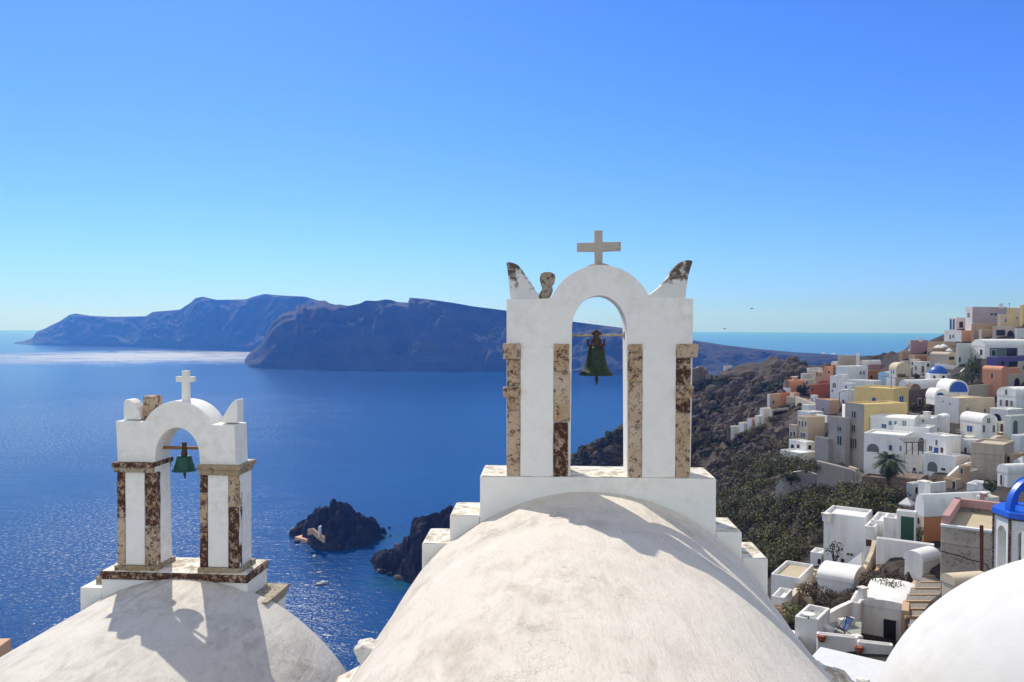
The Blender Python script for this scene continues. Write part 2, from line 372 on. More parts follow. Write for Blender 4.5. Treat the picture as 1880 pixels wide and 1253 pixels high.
def build_bell(fr, cx, cw_top, cw_lip, r_top, r_lip, v, k, mat, name_label, cat_group):
    """cx,cw in px of the frame; radii in px"""
    c = fr(cx, v, cw_lip); e = empty('bell', c, *name_label)
    H = (cw_top - cw_lip) * k; a, b = r_top * k, r_lip * k
    m = MB(); prof = [(0.001, H), (a * .55, H), (a * .9, H * .97), (a, H * .9), (a * 1.05, H * .7), (a * 1.17, H * .48), (a * 1.35, H * .28), (b * .82, H * .12), (b * .97, H * .04), (b, 0), (b * .97, -.006), (b * .88, .0), (a * 1.2, H * .3), (a * .95, H * .6), (a * .8, H * .85), (0.001, H * .9)]
    for i in (3, 8): pass
    m.lathe(c, prof, 40); m.build('bell_body', mat, e)
    rib = MB(); rib.lathe(c, [(a * 1.075, H * .665), (a * 1.12, H * .65), (a * 1.10, H * .635)], 40); rib.lathe(c, [(b * .90, H * .10), (b * .93, H * .085), (b * .94, H * .065)], 40); rib.build('rib', mat, e)
    q = MB(); q.tube([c + Vector((0, 0, H * .6)), c + Vector((.004, 0, -.02)), c + Vector((.006, 0, -.05))], [.010, .012, .022], 8)
    q.tube([c + Vector((.006, 0, -.05)), c + Vector((.008, 0, -.11))], [.022, .006], 8); q.build('clapper', RUST, e)
    return e, c, H, a, b

# ---------------------------------------------------------------- central belfry
K1 = 8.66 / FPX
O1 = P(1100, 877, 8.66); F1 = frame(O1, R(2.2), K1)
U = lambda x: x - 1100
W = lambda y: 877 - y
def cr(x, y): return (U(860 + x * .4309), W(380 + y * .4309))      # crop pixels to frame
bf = empty('belfry', F1(0, .3, 0), 'large whitewashed bell gable with grey cross and cream stone pilasters on the central vault', 'bell gable', 'bell gables on the vaults')
BD = .46
# arch wall: one outline
out = [(U(929), 0), (U(928), W(549))] + [(U(1003), W(548))]
out += [(U(1100) + 1 + 97 * math.cos(R(a)), W(582.5) + 97 * math.sin(R(a))) for a in range(157, 21, -6)]
out += [(U(1189), W(546)), (U(1271), W(547)), (U(1268), 0), (U(1152), 0), (U(1149), W(604))]
out += [(U(1099) + 50 * math.cos(R(a)), W(602) + 60 * math.sin(R(a))) for a in range(8, 180, 8)]
out += [(U(1049), W(604)), (U(1047), 0)]
def arch_wall(fr, outline, v0, v1, name, mat, parent, bev):
    bm = bmesh.new(); og = origin(parent)
    fv = [bm.verts.new(fr(u, v0, w_) - og) for u, w_ in outline]
    f = bm.faces.new(fv); ret = bmesh.ops.extrude_face_region(bm, geom=[f])
    d = fr(0, v1, 0) - fr(0, v0, 0)
    bmesh.ops.translate(bm, vec=d, verts=[g for g in ret['geom'] if isinstance(g, bmesh.types.BMVert)])
    bmesh.ops.triangulate(bm, faces=[g for g in bm.faces if len(g.verts) > 6])
    bmesh.ops.recalc_face_normals(bm, faces=bm.faces)
    ed = [e for e in bm.edges if len(e.link_faces) == 2 and e.calc_face_angle(0) > .6]
    bmesh.ops.bevel(bm, geom=ed, offset=bev, segments=3, affect='EDGES', profile=.6, clamp_overlap=True)
    me = bpy.data.meshes.new(name); bm.to_mesh(me); bm.free(); me.materials.append(mat)
    o = bpy.data.objects.new(name, me); COL.objects.link(o); o.parent = parent
    return o
arch_wall(F1, out, .03, BD, 'arch_wall', WHITE_B, bf, .022)
# white pilaster panels, slightly proud
m = MB()
for a, b in ((954.5, 1015.5), (1178.5, 1239.5)): m = MB(); m.ext(F1, [(U(a), 0), (U(b), 0), (U(b), W(640)), (U(a), W(640))], .012, .10); m.build('pilaster', WHITE_B, bf, .006)
def blocks(fr, lst, UU, WW, v0, d, parent, jit=.006):
    for x0, x1, y0, y1, mt, nm, pr in lst:
        m = MB(); m.ext(fr, [(UU(x0), WW(y1) + .7), (UU(x1), WW(y1) + .7), (UU(x1), WW(y0) - .7), (UU(x0), WW(y0) - .7)], v0 - pr, v0 - pr + d)
        m.build(nm, mt, parent, .010, 2, sub=3, jit=jit * 1.6)
S1 = [(929.5, 954, 754, 877, ST_CREAM, 'stone_block', 0), (929.5, 953, 731, 754, ST_MIX, 'stone_block', 0), (922.5, 953, 711, 730.5, ST_MIX, 'band_stone', .03), (929.5, 953, 660, 711, ST_MIX, 'stone_block', 0), (922, 954, 630, 660, ST_CREAM, 'cap_stone', .04),
      (1016, 1043, 776, 876, ST_DARK, 'stone_block', 0), (1016, 1046, 682, 776, ST_CREAM, 'stone_block', 0), (1016, 1044, 631, 682, ST_MIX, 'stone_block', 0),
      (1153, 1178, 783, 877, ST_CREAM, 'stone_block', 0), (1153, 1178, 702, 783, ST_CREAM, 'stone_block', 0), (1152, 1178, 644, 702, ST_MIX, 'stone_block', 0), (1152, 1178, 630.5, 644, ST_CREAM, 'stone_block', 0),
      (1240, 1266, 758, 877, ST_CREAM, 'stone_block', 0), (1240, 1266, 730, 758, ST_DARK, 'stone_block', 0), (1240, 1271, 707, 729.5, ST_MIX, 'band_stone', .03), (1240, 1266, 656, 707, ST_DARK, 'stone_block', 0), (1241, 1278, 630, 656, ST_CREAM, 'cap_stone', .04)]
blocks(F1, S1, U, W, .004, .15, bf)
# horns, finial lump
hl = [cr(*p) for p in ((172, 392), (168, 340), (163, 295), (158, 255), (153, 232), (168, 230), (188, 235), (205, 243), (222, 262), (240, 290), (258, 315), (278, 345), (292, 368), (300, 392))]
hr = [cr(*p) for p in ((958, 224), (940, 221), (922, 222), (905, 230), (888, 245), (868, 268), (848, 302), (822, 332), (798, 352), (775, 368), (752, 376), (770, 390), (926, 390), (930, 350), (938, 290), (948, 255))]
for nm, pl in (('horn', hl), ('horn', hr)):
    m = MB(); m.ext(F1, pl, .12, .32); m.build(nm, HORN, bf, .02, 3)
fg = [cr(*p) for p in ((286, 394), (296, 368), (312, 345), (303, 322), (299, 300), (303, 280), (320, 272), (348, 272), (365, 282), (368, 300), (362, 322), (352, 333), (358, 350), (352, 368), (336, 394))]
m = MB(); m.ext(F1, fg, .15, .30); m.build('finial', stone('lichen_stone', (.40, .36, .31), (.09, .07, .055), .50, 12), bf, .025, 3)
# cross on mound
m = MB(); m.lathe(F1(U(1100), .22, W(487)), [(.13, 0), (.11, .02), (.06, .035), (.001, .045)], 20); m.build('mound', ST_GREY, bf)
m = MB()
m.ext(F1, [(U(1092), W(483)), (U(1106.5), W(483)), (U(1106.5), W(458.5)), (U(1140.5), W(457)), (U(1140.5), W(440.5)), (U(1106.5), W(441)), (U(1106), W(419)), (U(1091), W(419)), (U(1091), W(442)), (U(1058.5), W(442.5)), (U(1058.5), W(459)), (U(1091.5), W(458.5))], .18, .26)
m.build('cross', CROSS_M, bf, .004)
# bell bar and bell
bv = .24; kb = 1.0
cbar = 615.5
m = MB(); m.tube([F1(U(1046), bv, W(616)), F1(U(1152), bv, W(615))], .014, 10)
m.build('bell_bar', WOODP, bf)
for x in (1047.5, 1150): m = MB(); m.box(F1(U(x), bv, W(622)), .03, .08, .08); m.build('bar_bracket', ST_GREY, bf, .006)
yb = 877 - (877 - 688) ; bs = 1.035
e, c, H, a, b = build_bell(F1, U(1096), W(637), W(690), 16.6, 33, bv, K1, BRONZE, ('large weathered green bronze bell hanging in the central bell gable', 'bell', 'bells hanging in the gables'), None)
m = MB()
m.tube([c + Vector((0, 0, H)), c + Vector((0, 0, H + .09)), c + Vector((0, 0, H + .15))], [.035, .03, .042], 10)
for sx in (-1, 1):
    m.tube([c + Vector((sx * .02, 0, H - .005)), c + Vector((sx * .085, 0, H + .02)), c + Vector((sx * .09, 0, H + .08))], [.018, .02, .014], 8)
    m.tube([c + Vector((sx * .05, 0, H)), c + Vector((sx * .045, 0, H + .06)), c + Vector((0, 0, H + .12))], [.016, .016, .016], 8)
m.tube([c + Vector((-.05, 0, H + .13)), c + Vector((0, 0.0, H + .175)), c + Vector((.05, 0, H + .13))], .018, 8)
m.build('yoke', RUST, e)
# base wall with steps
base = MB(); Z = .42 / K1
base.ext(F1, [(U(880), -190), (U(1314), -190), (U(1314), 0), (U(880), 0)], -.0, .67)
base.build('base', WHITE_B, bf, .02, 3)
m = MB(); m.ext(F1, [(U(882), .35), (U(1312), .35), (U(1312), .9), (U(882), .9)], .004, .665); m.build('ledge', FLAKED, bf, .002, 1, sub=2, jit=.004)
for x0, x1, y, yb_ in ((824, 879.5, 951, 1200), (772, 823.5, 1004, 1260), (1314.5, 1361.5, 975, 1250), (1362, 1409, 1023, 1330)):
    m = MB(); m.ext(F1, [(U(x0), W(yb_)), (U(x1), W(yb_)), (U(x1), W(y)), (U(x0), W(y))], .004, .66); m.build('step', WHITE_B, bf, .016, 3)
    m = MB(); m.ext(F1, [(U(x0 + 2), W(y) + .3), (U(x1 - 2), W(y) + .3), (U(x1 - 2), W(y) + .8), (U(x0 + 2), W(y) + .8)], .01, .65); m.build('step_top', FLAKED, bf, .002, 1, sub=2, jit=.004)

# ---------------------------------------------------------------- central vault
def vault(name, mat, ctr, Rr, yaw, y0, y1, nz, parent=None, bulge=0.0, label=None, cat=None, group=None, seed=0, a0=0, a1=180, drop=0.0, tilt=0.0, hk=1.0):
    """barrel surface with its axis along -yaw direction, from y0 (far) to y1 (near)"""
    dx, dy = math.sin(yaw), math.cos(yaw); ang = np.linspace(a0, a1, 61); L = np.linspace(0, 1, nz)
    vs = []; fs = []
    for l in L:
        s_ = (y1 - y0) * l; cx, cy_ = ctr[0] + dx * s_, ctr[1] + dy * s_
        for t in ang:
            n_ = mnoise.fractal(Vector((cx * .5 + t * .02, s_ * .45, seed)), 1, 2, 3) * .035 + mnoise.noise(Vector((t * .06, s_ * 1.4, seed + 5))) * .012
            r = Rr + n_ + bulge * math.sin(math.pi * min(1, l * 1.2)) * math.sin(R(t))
            x = r * math.cos(R(t)); z = r * math.sin(R(t)) * hk
            vs.append((cx + x * dy, cy_ - x * dx, ctr[2] + z + tilt * s_))
    n = len(ang)
    for i in range(nz - 1):
        for j in range(n - 1): a = i * n + j; fs.append((a, a + 1, a + n + 1, a + n))
    m = MB(); m.add(vs, fs, True)
    b0 = [vs[0], vs[n - 1]]; zb = ctr[2] - drop
    if drop:      # flank walls down from the springing and the end faces
        for idx in (0, n - 1):
            top = [vs[i * n + idx] for i in range(nz)]; bot = [(v[0], v[1], zb) for v in top]; k = len(top)
            m.add(top + bot, [(i, i + 1, k + i + 1, k + i) for i in range(k - 1)])
        for i in (0, nz - 1):
            ring = vs[i * n:(i + 1) * n] + [(vs[i * n + n - 1][0], vs[i * n + n - 1][1], zb), (vs[i * n][0], vs[i * n][1], zb)]
            m.add(ring, [tuple(range(len(ring)))])
    o = m.build(name, mat, parent)
    if label: tag(o, label, cat, group)
    return o
R1 = 2.18
YV = R(4.4)
cw = F1(U(1080), 0, W(903)); 
vault('vault_roof', VAULT1, (cw.x, cw.y + .02, cw.z - R1), R1, YV, 0, -10.5, 60, bulge=.02, label='cream weathered barrel vault roof under the large bell gable', cat='vault roof', group='vault roofs of the churches', seed=2, drop=3.5)

# ---------------------------------------------------------------- left belfry
D2 = 10.7; K2 = D2 / FPX
O2 = P(335, 1050, D2); F2 = frame(O2, R(4.5), K2)
U2 = lambda x: (x - 335) - 6 * max(0, 440 - x) / 224
W2 = lambda y: 1050 - y
def c2(x, y): return (U2(120 + x * .4733), W2(660 + y * .4733))
bl = empty('belfry', F2(0, .3, 0), 'smaller whitewashed bell gable with white cross and dark red stone pilasters beside the sea', 'bell gable', 'bell gables on the vaults')
ol = [c2(199, 400), c2(192, 240), c2(302, 242)]
ol += [(U2(327) + 71 * math.cos(R(a)), W2(735 + 71) + 71 * math.sin(R(a))) for a in range(150, 29, -6)]
ol += [c2(570, 250), c2(660, 252), c2(664, 402), (U2(441), W2(850)), (U2(441), W2(1045)), (U2(370), W2(1045)), (U2(368), W2(846))]
ol += [(U2(326) + 42 * math.cos(R(a)), W2(838) + 53 * math.sin(R(a))) for a in range(8, 180, 8)]
ol += [(U2(284), W2(846)), (U2(288), W2(1045)), (U2(216), W2(1045)), (U2(214), W2(850))]
arch_wall(F2, ol, .03, .45, 'arch_wall', WHITE_B, bl, .022)
m = MB()
for a, b in ((230.5, 266.5), (384.5, 422)): m = MB(); m.ext(F2, [(U2(a), W2(1040)), (U2(b), W2(1040)), (U2(b), W2(868)), (U2(a), W2(868))], .014, .10); m.build('pilaster', WHITE_B, bl, .006)
S2 = [(215.5, 229.5, 868, 955, ST_DARK, 'stone_block', 0), (215.5, 229.5, 955, 1040, ST_CREAM, 'stone_block', 0), (268, 288, 868, 968, ST_DARK, 'stone_block', 0), (268, 288, 968, 1042, ST_MIX, 'stone_block', 0),
      (370, 383.5, 870, 905, ST_DARK, 'stone_block', 0), (370, 383.5, 905, 960, ST_MIX, 'stone_block', 0), (370, 383.5, 960, 1042, ST_DARK, 'stone_block', 0), (423, 441, 870, 928, ST_MIX, 'stone_block', 0), (423, 441, 928, 1042, ST_DARK, 'stone_block', 0)]
blocks(F2, S2, U2, W2, .004, .13, bl)
for x0, x1, y0, y1, pr, mt in ((209, 286, 849, 858, .05, ST_DARK), (212, 284, 858, 868, .03, ST_GREY), (368, 447, 851, 860, .05, ST_GREY), (369, 443, 860, 870, .03, ST_GREY)):
    m = MB(); m.ext(F2, [(U2(x0), W2(y1)), (U2(x1), W2(y1)), (U2(x1), W2(y0)), (U2(x0), W2(y0))], .004 - pr, .47 + pr); m.build('capital', mt, bl, .012, 2, sub=3, jit=.006)
for x0, x1 in ((212, 292), (367, 447)):
    m = MB(); m.ext(F2, [(U2(x0), W2(1050)), (U2(x1), W2(1050)), (U2(x1), W2(1041)), (U2(x0), W2(1041))], -.03, .49); m.build('plinth', ST_GREY, bl, .012, 2, sub=3, jit=.006)
# base: white body, dark slab rim, lit sill
m = MB(); m.ext(F2, [(U2(191), W2(1290)), (U2(462), W2(1290)), (U2(462), W2(1064)), (U2(191), W2(1064))], -.07, .62); m.build('base', WHITE_B, bl, .02, 3)
m = MB(); m.ext(F2, [(U2(189), W2(1064)), (U2(464), W2(1064)), (U2(464), W2(1050.5)), (U2(189), W2(1050.5))], -.09, .64); m.build('slab', ST_DARK, bl, .012, 2, sub=4, jit=.008)
m = MB(); m.ext(F2, [(U2(192), W2(1050.3)), (U2(461), W2(1050.3)), (U2(461), W2(1049)), (U2(192), W2(1049))], -.075, .62); m.build('ledge', FLAKED, bl, .004, 1, sub=3, jit=.003)
m = MB(); m.ext(F2, [(U2(150), W2(1290)), (U2(190.5), W2(1290)), (U2(190.5), W2(1082)), (U2(150), W2(1082))], -.06, .6); m.build('step', WHITE_B, bl, .018, 3)
m = MB(); m.ext(F2, [(U2(164), W2(1081.6)), (U2(190), W2(1081.6)), (U2(190), W2(1070)), (U2(164), W2(1070))], .12, .58); m.build('cornice_block', ST_GREY, bl, .01, 2, sub=3, jit=.01)
m = MB(); m.ext(F2, [(U2(462.5), W2(1290)), (U2(500), W2(1290)), (U2(500), W2(1117)), (U2(462.5), W2(1117))], -.06, .6); m.build('step', WHITE_B, bl, .018, 3)
m = MB()
tp = [F2(U2(461), -.13, W2(1093)), F2(U2(499), -.13, W2(1106)), F2(U2(507), .55, W2(1093)), F2(U2(462), .55, W2(1090))]
tp = [F2(U2(463), -.20, W2(1094)), F2(U2(505), -.16, W2(1094)), F2(U2(508), .62, W2(1094)), F2(U2(463), .62, W2(1094))]
bt = [F2(U2(463), -.12, W2(1116.5)), F2(U2(497), -.09, W2(1116.5)), F2(U2(500), .58, W2(1116.5)), F2(U2(463), .58, W2(1116.5))]
m.hexa(bt, tp); m.build('cornice_block', ST_GREY, bl, .012, 2, sub=3, jit=.012)
# horns, stub, cross
h1 = [c2(*p) for p in ((233, 238), (232, 200), (233, 166), (242, 158), (256, 160), (272, 172), (285, 190), (296, 210), (304, 232), (304, 238))]
h2 = [c2(*p) for p in ((704, 153), (694, 156), (682, 166), (668, 183), (654, 208), (642, 228), (640, 246), (704, 246), (705, 200))]
for pl, sh in ((h1, -13), (h2, -22)):
    m = MB(); m.ext(F2, [(u + sh, w_) for u, w_ in pl], .14, .36); m.build('horn', WHITE_B, bl, .022, 3)
m = MB(); m.ext(F2, [(u - 14, w_) for u, w_ in (c2(310, 248), c2(352, 248), c2(352, 146), c2(311, 143))], .16, .40); m.build('stub', ST_MIX, bl, .012, 2, sub=3, jit=.012)
m = MB(); m.ext(F2, [(u - 11, w_) for u, w_ in (c2(456, 176), c2(481, 176), c2(480, 88), c2(503, 87), c2(503, 67), c2(480, 66), c2(480, 43), c2(456, 43), c2(456, 66), c2(432, 66), c2(432, 87), c2(456, 88))], .18, .26); m.build('cross', plaster('cross_limewash', (.80, .77, .70), (.5, .45, .38), .4, 6, .4), bl, .005)
m = MB(); m.tube([F2(U2(283), .24, W2(826)), F2(U2(372), .24, W2(826))], .021, 10); m.build('bell_bar', WOODB, bl)
e, c, H, a, b = build_bell(F2, U2(327), W2(840), W2(868), 13.6, 22.6, .22, K2, BRONZE2, ('small bright green bell on a brown wooden bar in the seaward bell gable', 'bell', 'bells hanging in the gables'), None)
m = MB(); m.tube([c + Vector((0, 0, H)), c + Vector((0, 0, H + .1)), c + Vector((0, 0, H + .17))], [.045, .03, .035], 10); m.build('yoke', RUST, e)

# ---------------------------------------------------------------- left vault
R2 = 2.5
cw2 = F2(U2(345), -.05, W2(1062))
vault('vault_roof', VAULT2, (cw2.x, cw2.y + .02, cw2.z - R2), R2, R(2.5), 0, -11.5, 60, bulge=.0, label='white barrel vault roof with dark flaking specks under the smaller bell gable', cat='vault roof', group='vault roofs of the churches', seed=9, drop=3.)

# gutter ledge, spouts, right dome, pale slab below
def rock(name, c, s, mat, seed, label=None, cat=None, group=None, parent=None, amp=.35, sub=4, fr=1.6):
    bm = bmesh.new(); bmesh.ops.create_icosphere(bm, subdivisions=sub, radius=1)
    for v in bm.verts:
        d = v.co.normalized(); n_ = mnoise.fractal(d * fr + Vector((seed, 0, seed * .7)), 1, 2.1, 5)
        v.co = d * (1 + amp * n_); v.co = Vector((v.co.x * s[0], v.co.y * s[1], v.co.z * s[2]))
    me = bpy.data.meshes.new(name); bm.to_mesh(me); bm.free(); me.materials.append(mat)
    o = bpy.data.objects.new(name, me); COL.objects.link(o)
    if parent is not None: o.parent = parent; o.location = Vector(c) - origin(parent)
    else: o.location = c
    for p_ in me.polygons: p_.use_smooth = True
    if label: tag(o, label, cat, group)
    return o
m = MB()
g0, g1, g2, g3 = P(636, 1243, 7.6), P(667, 1207, 7.5), P(740, 1180, 7.2), P(740, 1300, 5.5)
gz = -3.15
m.hexa([(-1.75, 7.6, gz - 1.2), (-.95, 7.6, gz - 1.2), (-.55, 2.0, gz - 1.2), (-1.65, 2.0, gz - 1.2)], [(-1.60, 7.6, gz - .1), (-1.12, 7.6, gz + .16), (-.6, 2.0, gz + .1), (-1.65, 2.0, gz - .1)])
m.build('gutter_ledge', FLAKED, None, .04, 3, sub=3, jit=.02)
tag(bpy.data.objects['gutter_ledge'], 'sloping cream gutter ledge between the two vault roofs', 'ledge')
e = empty('rain_spout', P(689, 1222, 6.6), 'knobbly white stone rain spout in the gutter beside the cream vault', 'rain spout', 'stone spouts at the foot of the central vault')
rock('spout_head', P(686, 1200, 6.6), (.145, .13, .12), plaster('spout_limewash', (.70, .66, .60), (.28, .22, .18), .7, 8, .9), 3, parent=e, amp=.34, fr=1.5)
m = MB(); m.tube([P(690, 1205, 6.6), P(690, 1235, 6.5), P(694, 1275, 6.3)], [.13, .12, .08], 14); m.build('spout_stem', FLAKED, e)
e = empty('rain_spout', P(1520, 1245, 6.3), 'broad lichen stained white stone block at the right foot of the cream vault', 'rain spout', 'stone spouts at the foot of the central vault')
rock('spout_head', P(1512, 1262, 6.25), (.23, .22, .16), FLAKED, 12, parent=e, amp=.3, fr=1.2)
# white dome in the lower right corner
c = P(2100, 1505, 7.2); rr = 2.30
m = MB(); m.lathe(c, [(rr * 1.0, -2.5), (rr, -.8)] + [(rr * math.cos(R(a)), rr * math.sin(R(a))) for a in range(-8, 90, 3)] + [(.001, rr)], 96)
o = m.build('dome', WHITE_D); tag(o, 'smooth white dome filling the lower right corner', 'dome')
# flat white roof below it
m = MB(); zz = -7.2
q = [Pz(1506, 1187, zz), Pz(1680, 1227, zz), Pz(1760, 1500, zz), Pz(1400, 1300, zz)]
m.hexa([p_ - Vector((0, 0, 3)) for p_ in q], q); o = m.build('flat_roof', WHITE_D, None, .04, 3); tag(o, 'low flat white roof just below the cream vault and the corner dome', 'roof')
m = MB(); m.box(Pz(1584, 1262, zz) + Vector((0, 0, -.05)), .2, .2, .22, .5); o = m.build('roof_post', FLAKED, None, .02); tag(o, 'little pinkish white post standing on the low flat white roof', 'post')
# ================================================================ village
def wallmat(name, c, dirt=None, amt=.30):
    d = dirt or tuple(x * .55 for x in c)
    t = NT(name); n1 = t.noise(.28, 6, .65).outputs[0]; n2 = t.noise(1.7, 7, .65).outputs[0]; n3 = t.noise(9, 4, .6).outputs[0]
    v = t.noise(1.1, 5, .6, vec=t.mapv((1.6, 1.6, .22))).outputs[0]
    f = t.math('MULTIPLY', t.math('MULTIPLY', t.ramp(n1, [(.42, .1), (.68, 1.)]), t.ramp(v, [(.4, .1), (.7, 1.)])), amt * 1.8)
    t.col(t.mix(f, t.mix(t.ramp(n2, [(.3, 0.), (.7, .45)]), c, tuple(x * .88 for x in c)), d)); t.rough(.9)
    t.bump(n2, .5, .05); t.bump(n3, .4, .012); return t.m
M = dict(white=wallmat('whitewash', (.80, .785, .76), (.48, .44, .38), .48), warm=wallmat('warm_white', (.76, .70, .62), (.5, .42, .32)), cream=wallmat('cream_plaster', (.66, .54, .38)),
         beige=wallmat('beige_plaster', (.52, .43, .33), None, .45), tan=wallmat('tan_plaster', (.52, .36, .22)), peach=wallmat('peach_plaster', (.66, .40, .25)), orange=wallmat('orange_plaster', (.62, .25, .10)),
         terra=wallmat('terracotta_plaster', (.42, .11, .05)), coral=wallmat('coral_plaster', (.62, .28, .16)), ochre=wallmat('ochre_plaster', (.42, .19, .05)), yellow=wallmat('yellow_plaster', (.70, .52, .22)), mauve=wallmat('mauve_plaster', (.40, .34, .36)),
         grey=wallmat('grey_plaster', (.34, .31, .28), None, .5), sky=wallmat('pale_blue_plaster', (.34, .52, .66)), purple=wallmat('violet_plaster', (.12, .10, .26)), pink=wallmat('dusky_pink_plaster', (.48, .27, .25)), mint=wallmat('pale_mint_plaster', (.66, .68, .60)), blue=flat('dome_blue', (.015, .09, .42), .45, 0, .2, 2), tanroof=wallmat('tan_roof', (.50, .42, .28)))
def rubble(name, a, b, dark, sc_=2.2, cr_=.06):
    t = NT(name); vo = t.n('ShaderNodeTexVoronoi'); vo.inputs['Scale'].default_value = sc_; vo.feature = 'DISTANCE_TO_EDGE'; t.t.links.new(t.mapv((1, 1, 1.7)), vo.inputs['Vector'])
    vc = t.n('ShaderNodeTexVoronoi'); vc.inputs['Scale'].default_value = sc_; t.t.links.new(t.mapv((1, 1, 1.7)), vc.inputs['Vector'])
    n1 = t.noise(6, 6, .7).outputs[0]; sp = t.n('ShaderNodeSeparateColor'); t.l(vc, 'Color', sp, 0)
    c = t.mix(sp.outputs[0], a, b); c = t.mix(t.ramp(n1, [(.4, 0.), (.7, .6)]), c, dark); c = t.mix(t.ramp(vo.outputs[0], [(0., 1.), (cr_, 0.)]), c, dark)
    t.col(c); t.rough(.95); t.bump(vo.outputs[0], .8, .08); t.bump(n1, .6, .03); return t.m
M['stone'] = rubble('rubble_stone', (.30, .22, .16), (.16, .11, .08), (.06, .04, .03)); M['dstone'] = rubble('dark_rubble', (.17, .12, .09), (.10, .07, .05), (.035, .025, .02), 1.4)
def concrete_mat():
    t = NT('pitted_concrete'); a = t.noise(.8, 5, .6).outputs[0]; b = t.noise(5.5, 8, .72, .3).outputs[0]; cc = t.noise(30, 4, .6).outputs[0]
    f = t.math('MULTIPLY', t.ramp(b, [(.53, 0.), (.6, 1.)]), t.ramp(a, [(.38, .15), (.6, 1.)]))
    t.col(t.mix(f, t.mix(t.ramp(a, [(.35, 0.), (.65, 1.)]), (.50, .42, .34), (.38, .31, .25)), (.16, .12, .10))); t.rough(.95); t.bump(b, .7, .04); t.bump(cc, .5, .01); return t.m
M['conc'] = concrete_mat()
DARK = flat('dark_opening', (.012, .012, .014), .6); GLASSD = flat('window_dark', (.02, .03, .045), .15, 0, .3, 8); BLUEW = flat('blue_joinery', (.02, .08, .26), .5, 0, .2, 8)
TEAL = flat('teal_shutter', (.10, .24, .25), .6, 0, .2, 8); BROWN = flat('brown_door', (.07, .028, .018), .6, 0, .3, 8); GREEN = flat('green_door', (.008, .07, .035), .45, 0, .3, 8); GREYW = flat('grey_shutter', (.14, .15, .15), .6, 0, .2, 8)
REDD = flat('dark_red_trim', (.11, .02, .018), .6, 0, .2, 8); FRAMEW = flat('white_trim', (.72, .70, .66), .8, 0, .1, 4); FRAMEY = flat('cream_trim', (.62, .50, .34), .8, 0, .1, 4); TERRF = flat('terrace_floor', (.34, .36, .33), .9, 0, .25, 2)
WM = dict(d=DARK, g=GLASSD, b=BLUEW, t=TEAL, r=BROWN, G=GREEN, s=GREYW, R=REDD)
SIGHT = []; GROUND = []                                        # ground control points gathered from the house bases
def phi(x): return math.atan((x - 940) / FPX)
class Box3:
    """a building block whose corner, edges and heights are solved from its outline in the photo and its distance"""
    def __init__(s, xl, xc, xr, yt, yb, D, ar, dA=None, dB=None):
        s.a = phi(xc) + R(ar); a = s.a
        s.C = P(xc, yb, D); s.uA = Vector((-math.cos(a), math.sin(a), 0)); s.uB = Vector((math.sin(a), math.cos(a), 0))
        s.h = P(xc, yt, D).z - s.C.z
        C = s.C
        if dA: s.wA = dA
        else: tx = ray(xl, yb).x; s.wA = (C.x - tx * C.y) / (math.cos(a) + tx * math.sin(a))
        if dB: s.wB = dB
        else: tx = ray(xr, yb).x; s.wB = (tx * C.y - C.x) / (math.sin(a) - tx * math.cos(a))
        s.wA = max(.3, min(s.wA, 60)); s.wB = max(.3, min(s.wB, 45))
    def p(s, i, j, z): return s.C + s.uA * i + s.uB * j + Vector((0, 0, z))
    def face(s, f):        # (point function (u, z, out))
        if f == 'A': return lambda u, z, o: s.C + s.uA * u - s.uB * o + Vector((0, 0, z))
        return lambda u, z, o: s.C + s.uB * u - s.uA * o + Vector((0, 0, z))
    def hit(s, f, px, py):
        n, t = (s.uB, s.uA) if f == 'A' else (s.uA, s.uB)
        r = ray(px, py); q = r * (s.C.dot(n) / r.dot(n)); return (q - s.C).dot(t), q.z - s.C.z
def opening(b, root, f, x0, y0, x1, y1, mt, kind='', frame_m=None):
    (u0, z0), (u1, z1) = b.hit(f, x0, (y0 + y1) / 2), b.hit(f, x1, (y0 + y1) / 2)
    xm = (x0 + x1) / 2; zt = b.hit(f, xm, y0)[1]; zb = b.hit(f, xm, y1)[1]
    if u0 > u1: u0, u1 = u1, u0
    lim = b.wA if f == 'A' else b.wB
    u0, u1 = max(u0, .04), min(u1, lim - .04)
    if u1 - u0 < .08: return
    F = b.face(f); w_, h_ = u1 - u0, zt - zb
    def outl(g):
        a0, a1, c0, c1 = u0 - g, u1 + g, zb - g * .6, zt + g
        if 'a' in kind:
            r = (a1 - a0) / 2; cz = c1 - min(r, (c1 - c0) * .8); rz = c1 - cz
            return [(a0, c0), (a1, c0)] + [(a0 + r + r * math.cos(R(t)), cz + rz * math.sin(R(t))) for t in range(0, 181, 20)]
        return [(a0, c0), (a1, c0), (a1, c1), (a0, c1)]
    isdoor = 'D' in kind
    nm = 'door' if isdoor else 'window'
    thick = max(.06, min(.12, w_ * .1))
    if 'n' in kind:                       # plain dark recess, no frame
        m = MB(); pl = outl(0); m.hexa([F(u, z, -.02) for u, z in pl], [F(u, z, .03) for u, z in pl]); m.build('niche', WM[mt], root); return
    m = MB(); pl = outl(thick); m.hexa([F(u, z, -.02) for u, z in pl], [F(u, z, .05) for u, z in pl]); w = m.build(nm, frame_m or FRAMEW, root)
    m = MB(); pl = outl(0); m.hexa([F(u, z, 0) for u, z in pl], [F(u, z, .065) for u, z in pl]); m.build('leaf' if isdoor else 'pane', WM[mt], w)
    if w_ > .5 and not isdoor:            # glazing bar
        m = MB(); c = (u0 + u1) / 2; m.hexa([F(c - .03, zb, .066), F(c + .03, zb, .066), F(c + .03, zt, .066), F(c - .03, zt, .066)], [F(c - .03, zb, .085), F(c + .03, zb, .085), F(c + .03, zt, .085), F(c - .03, zt, .085)]); m.build('glazing_bar', FRAMEW, w)
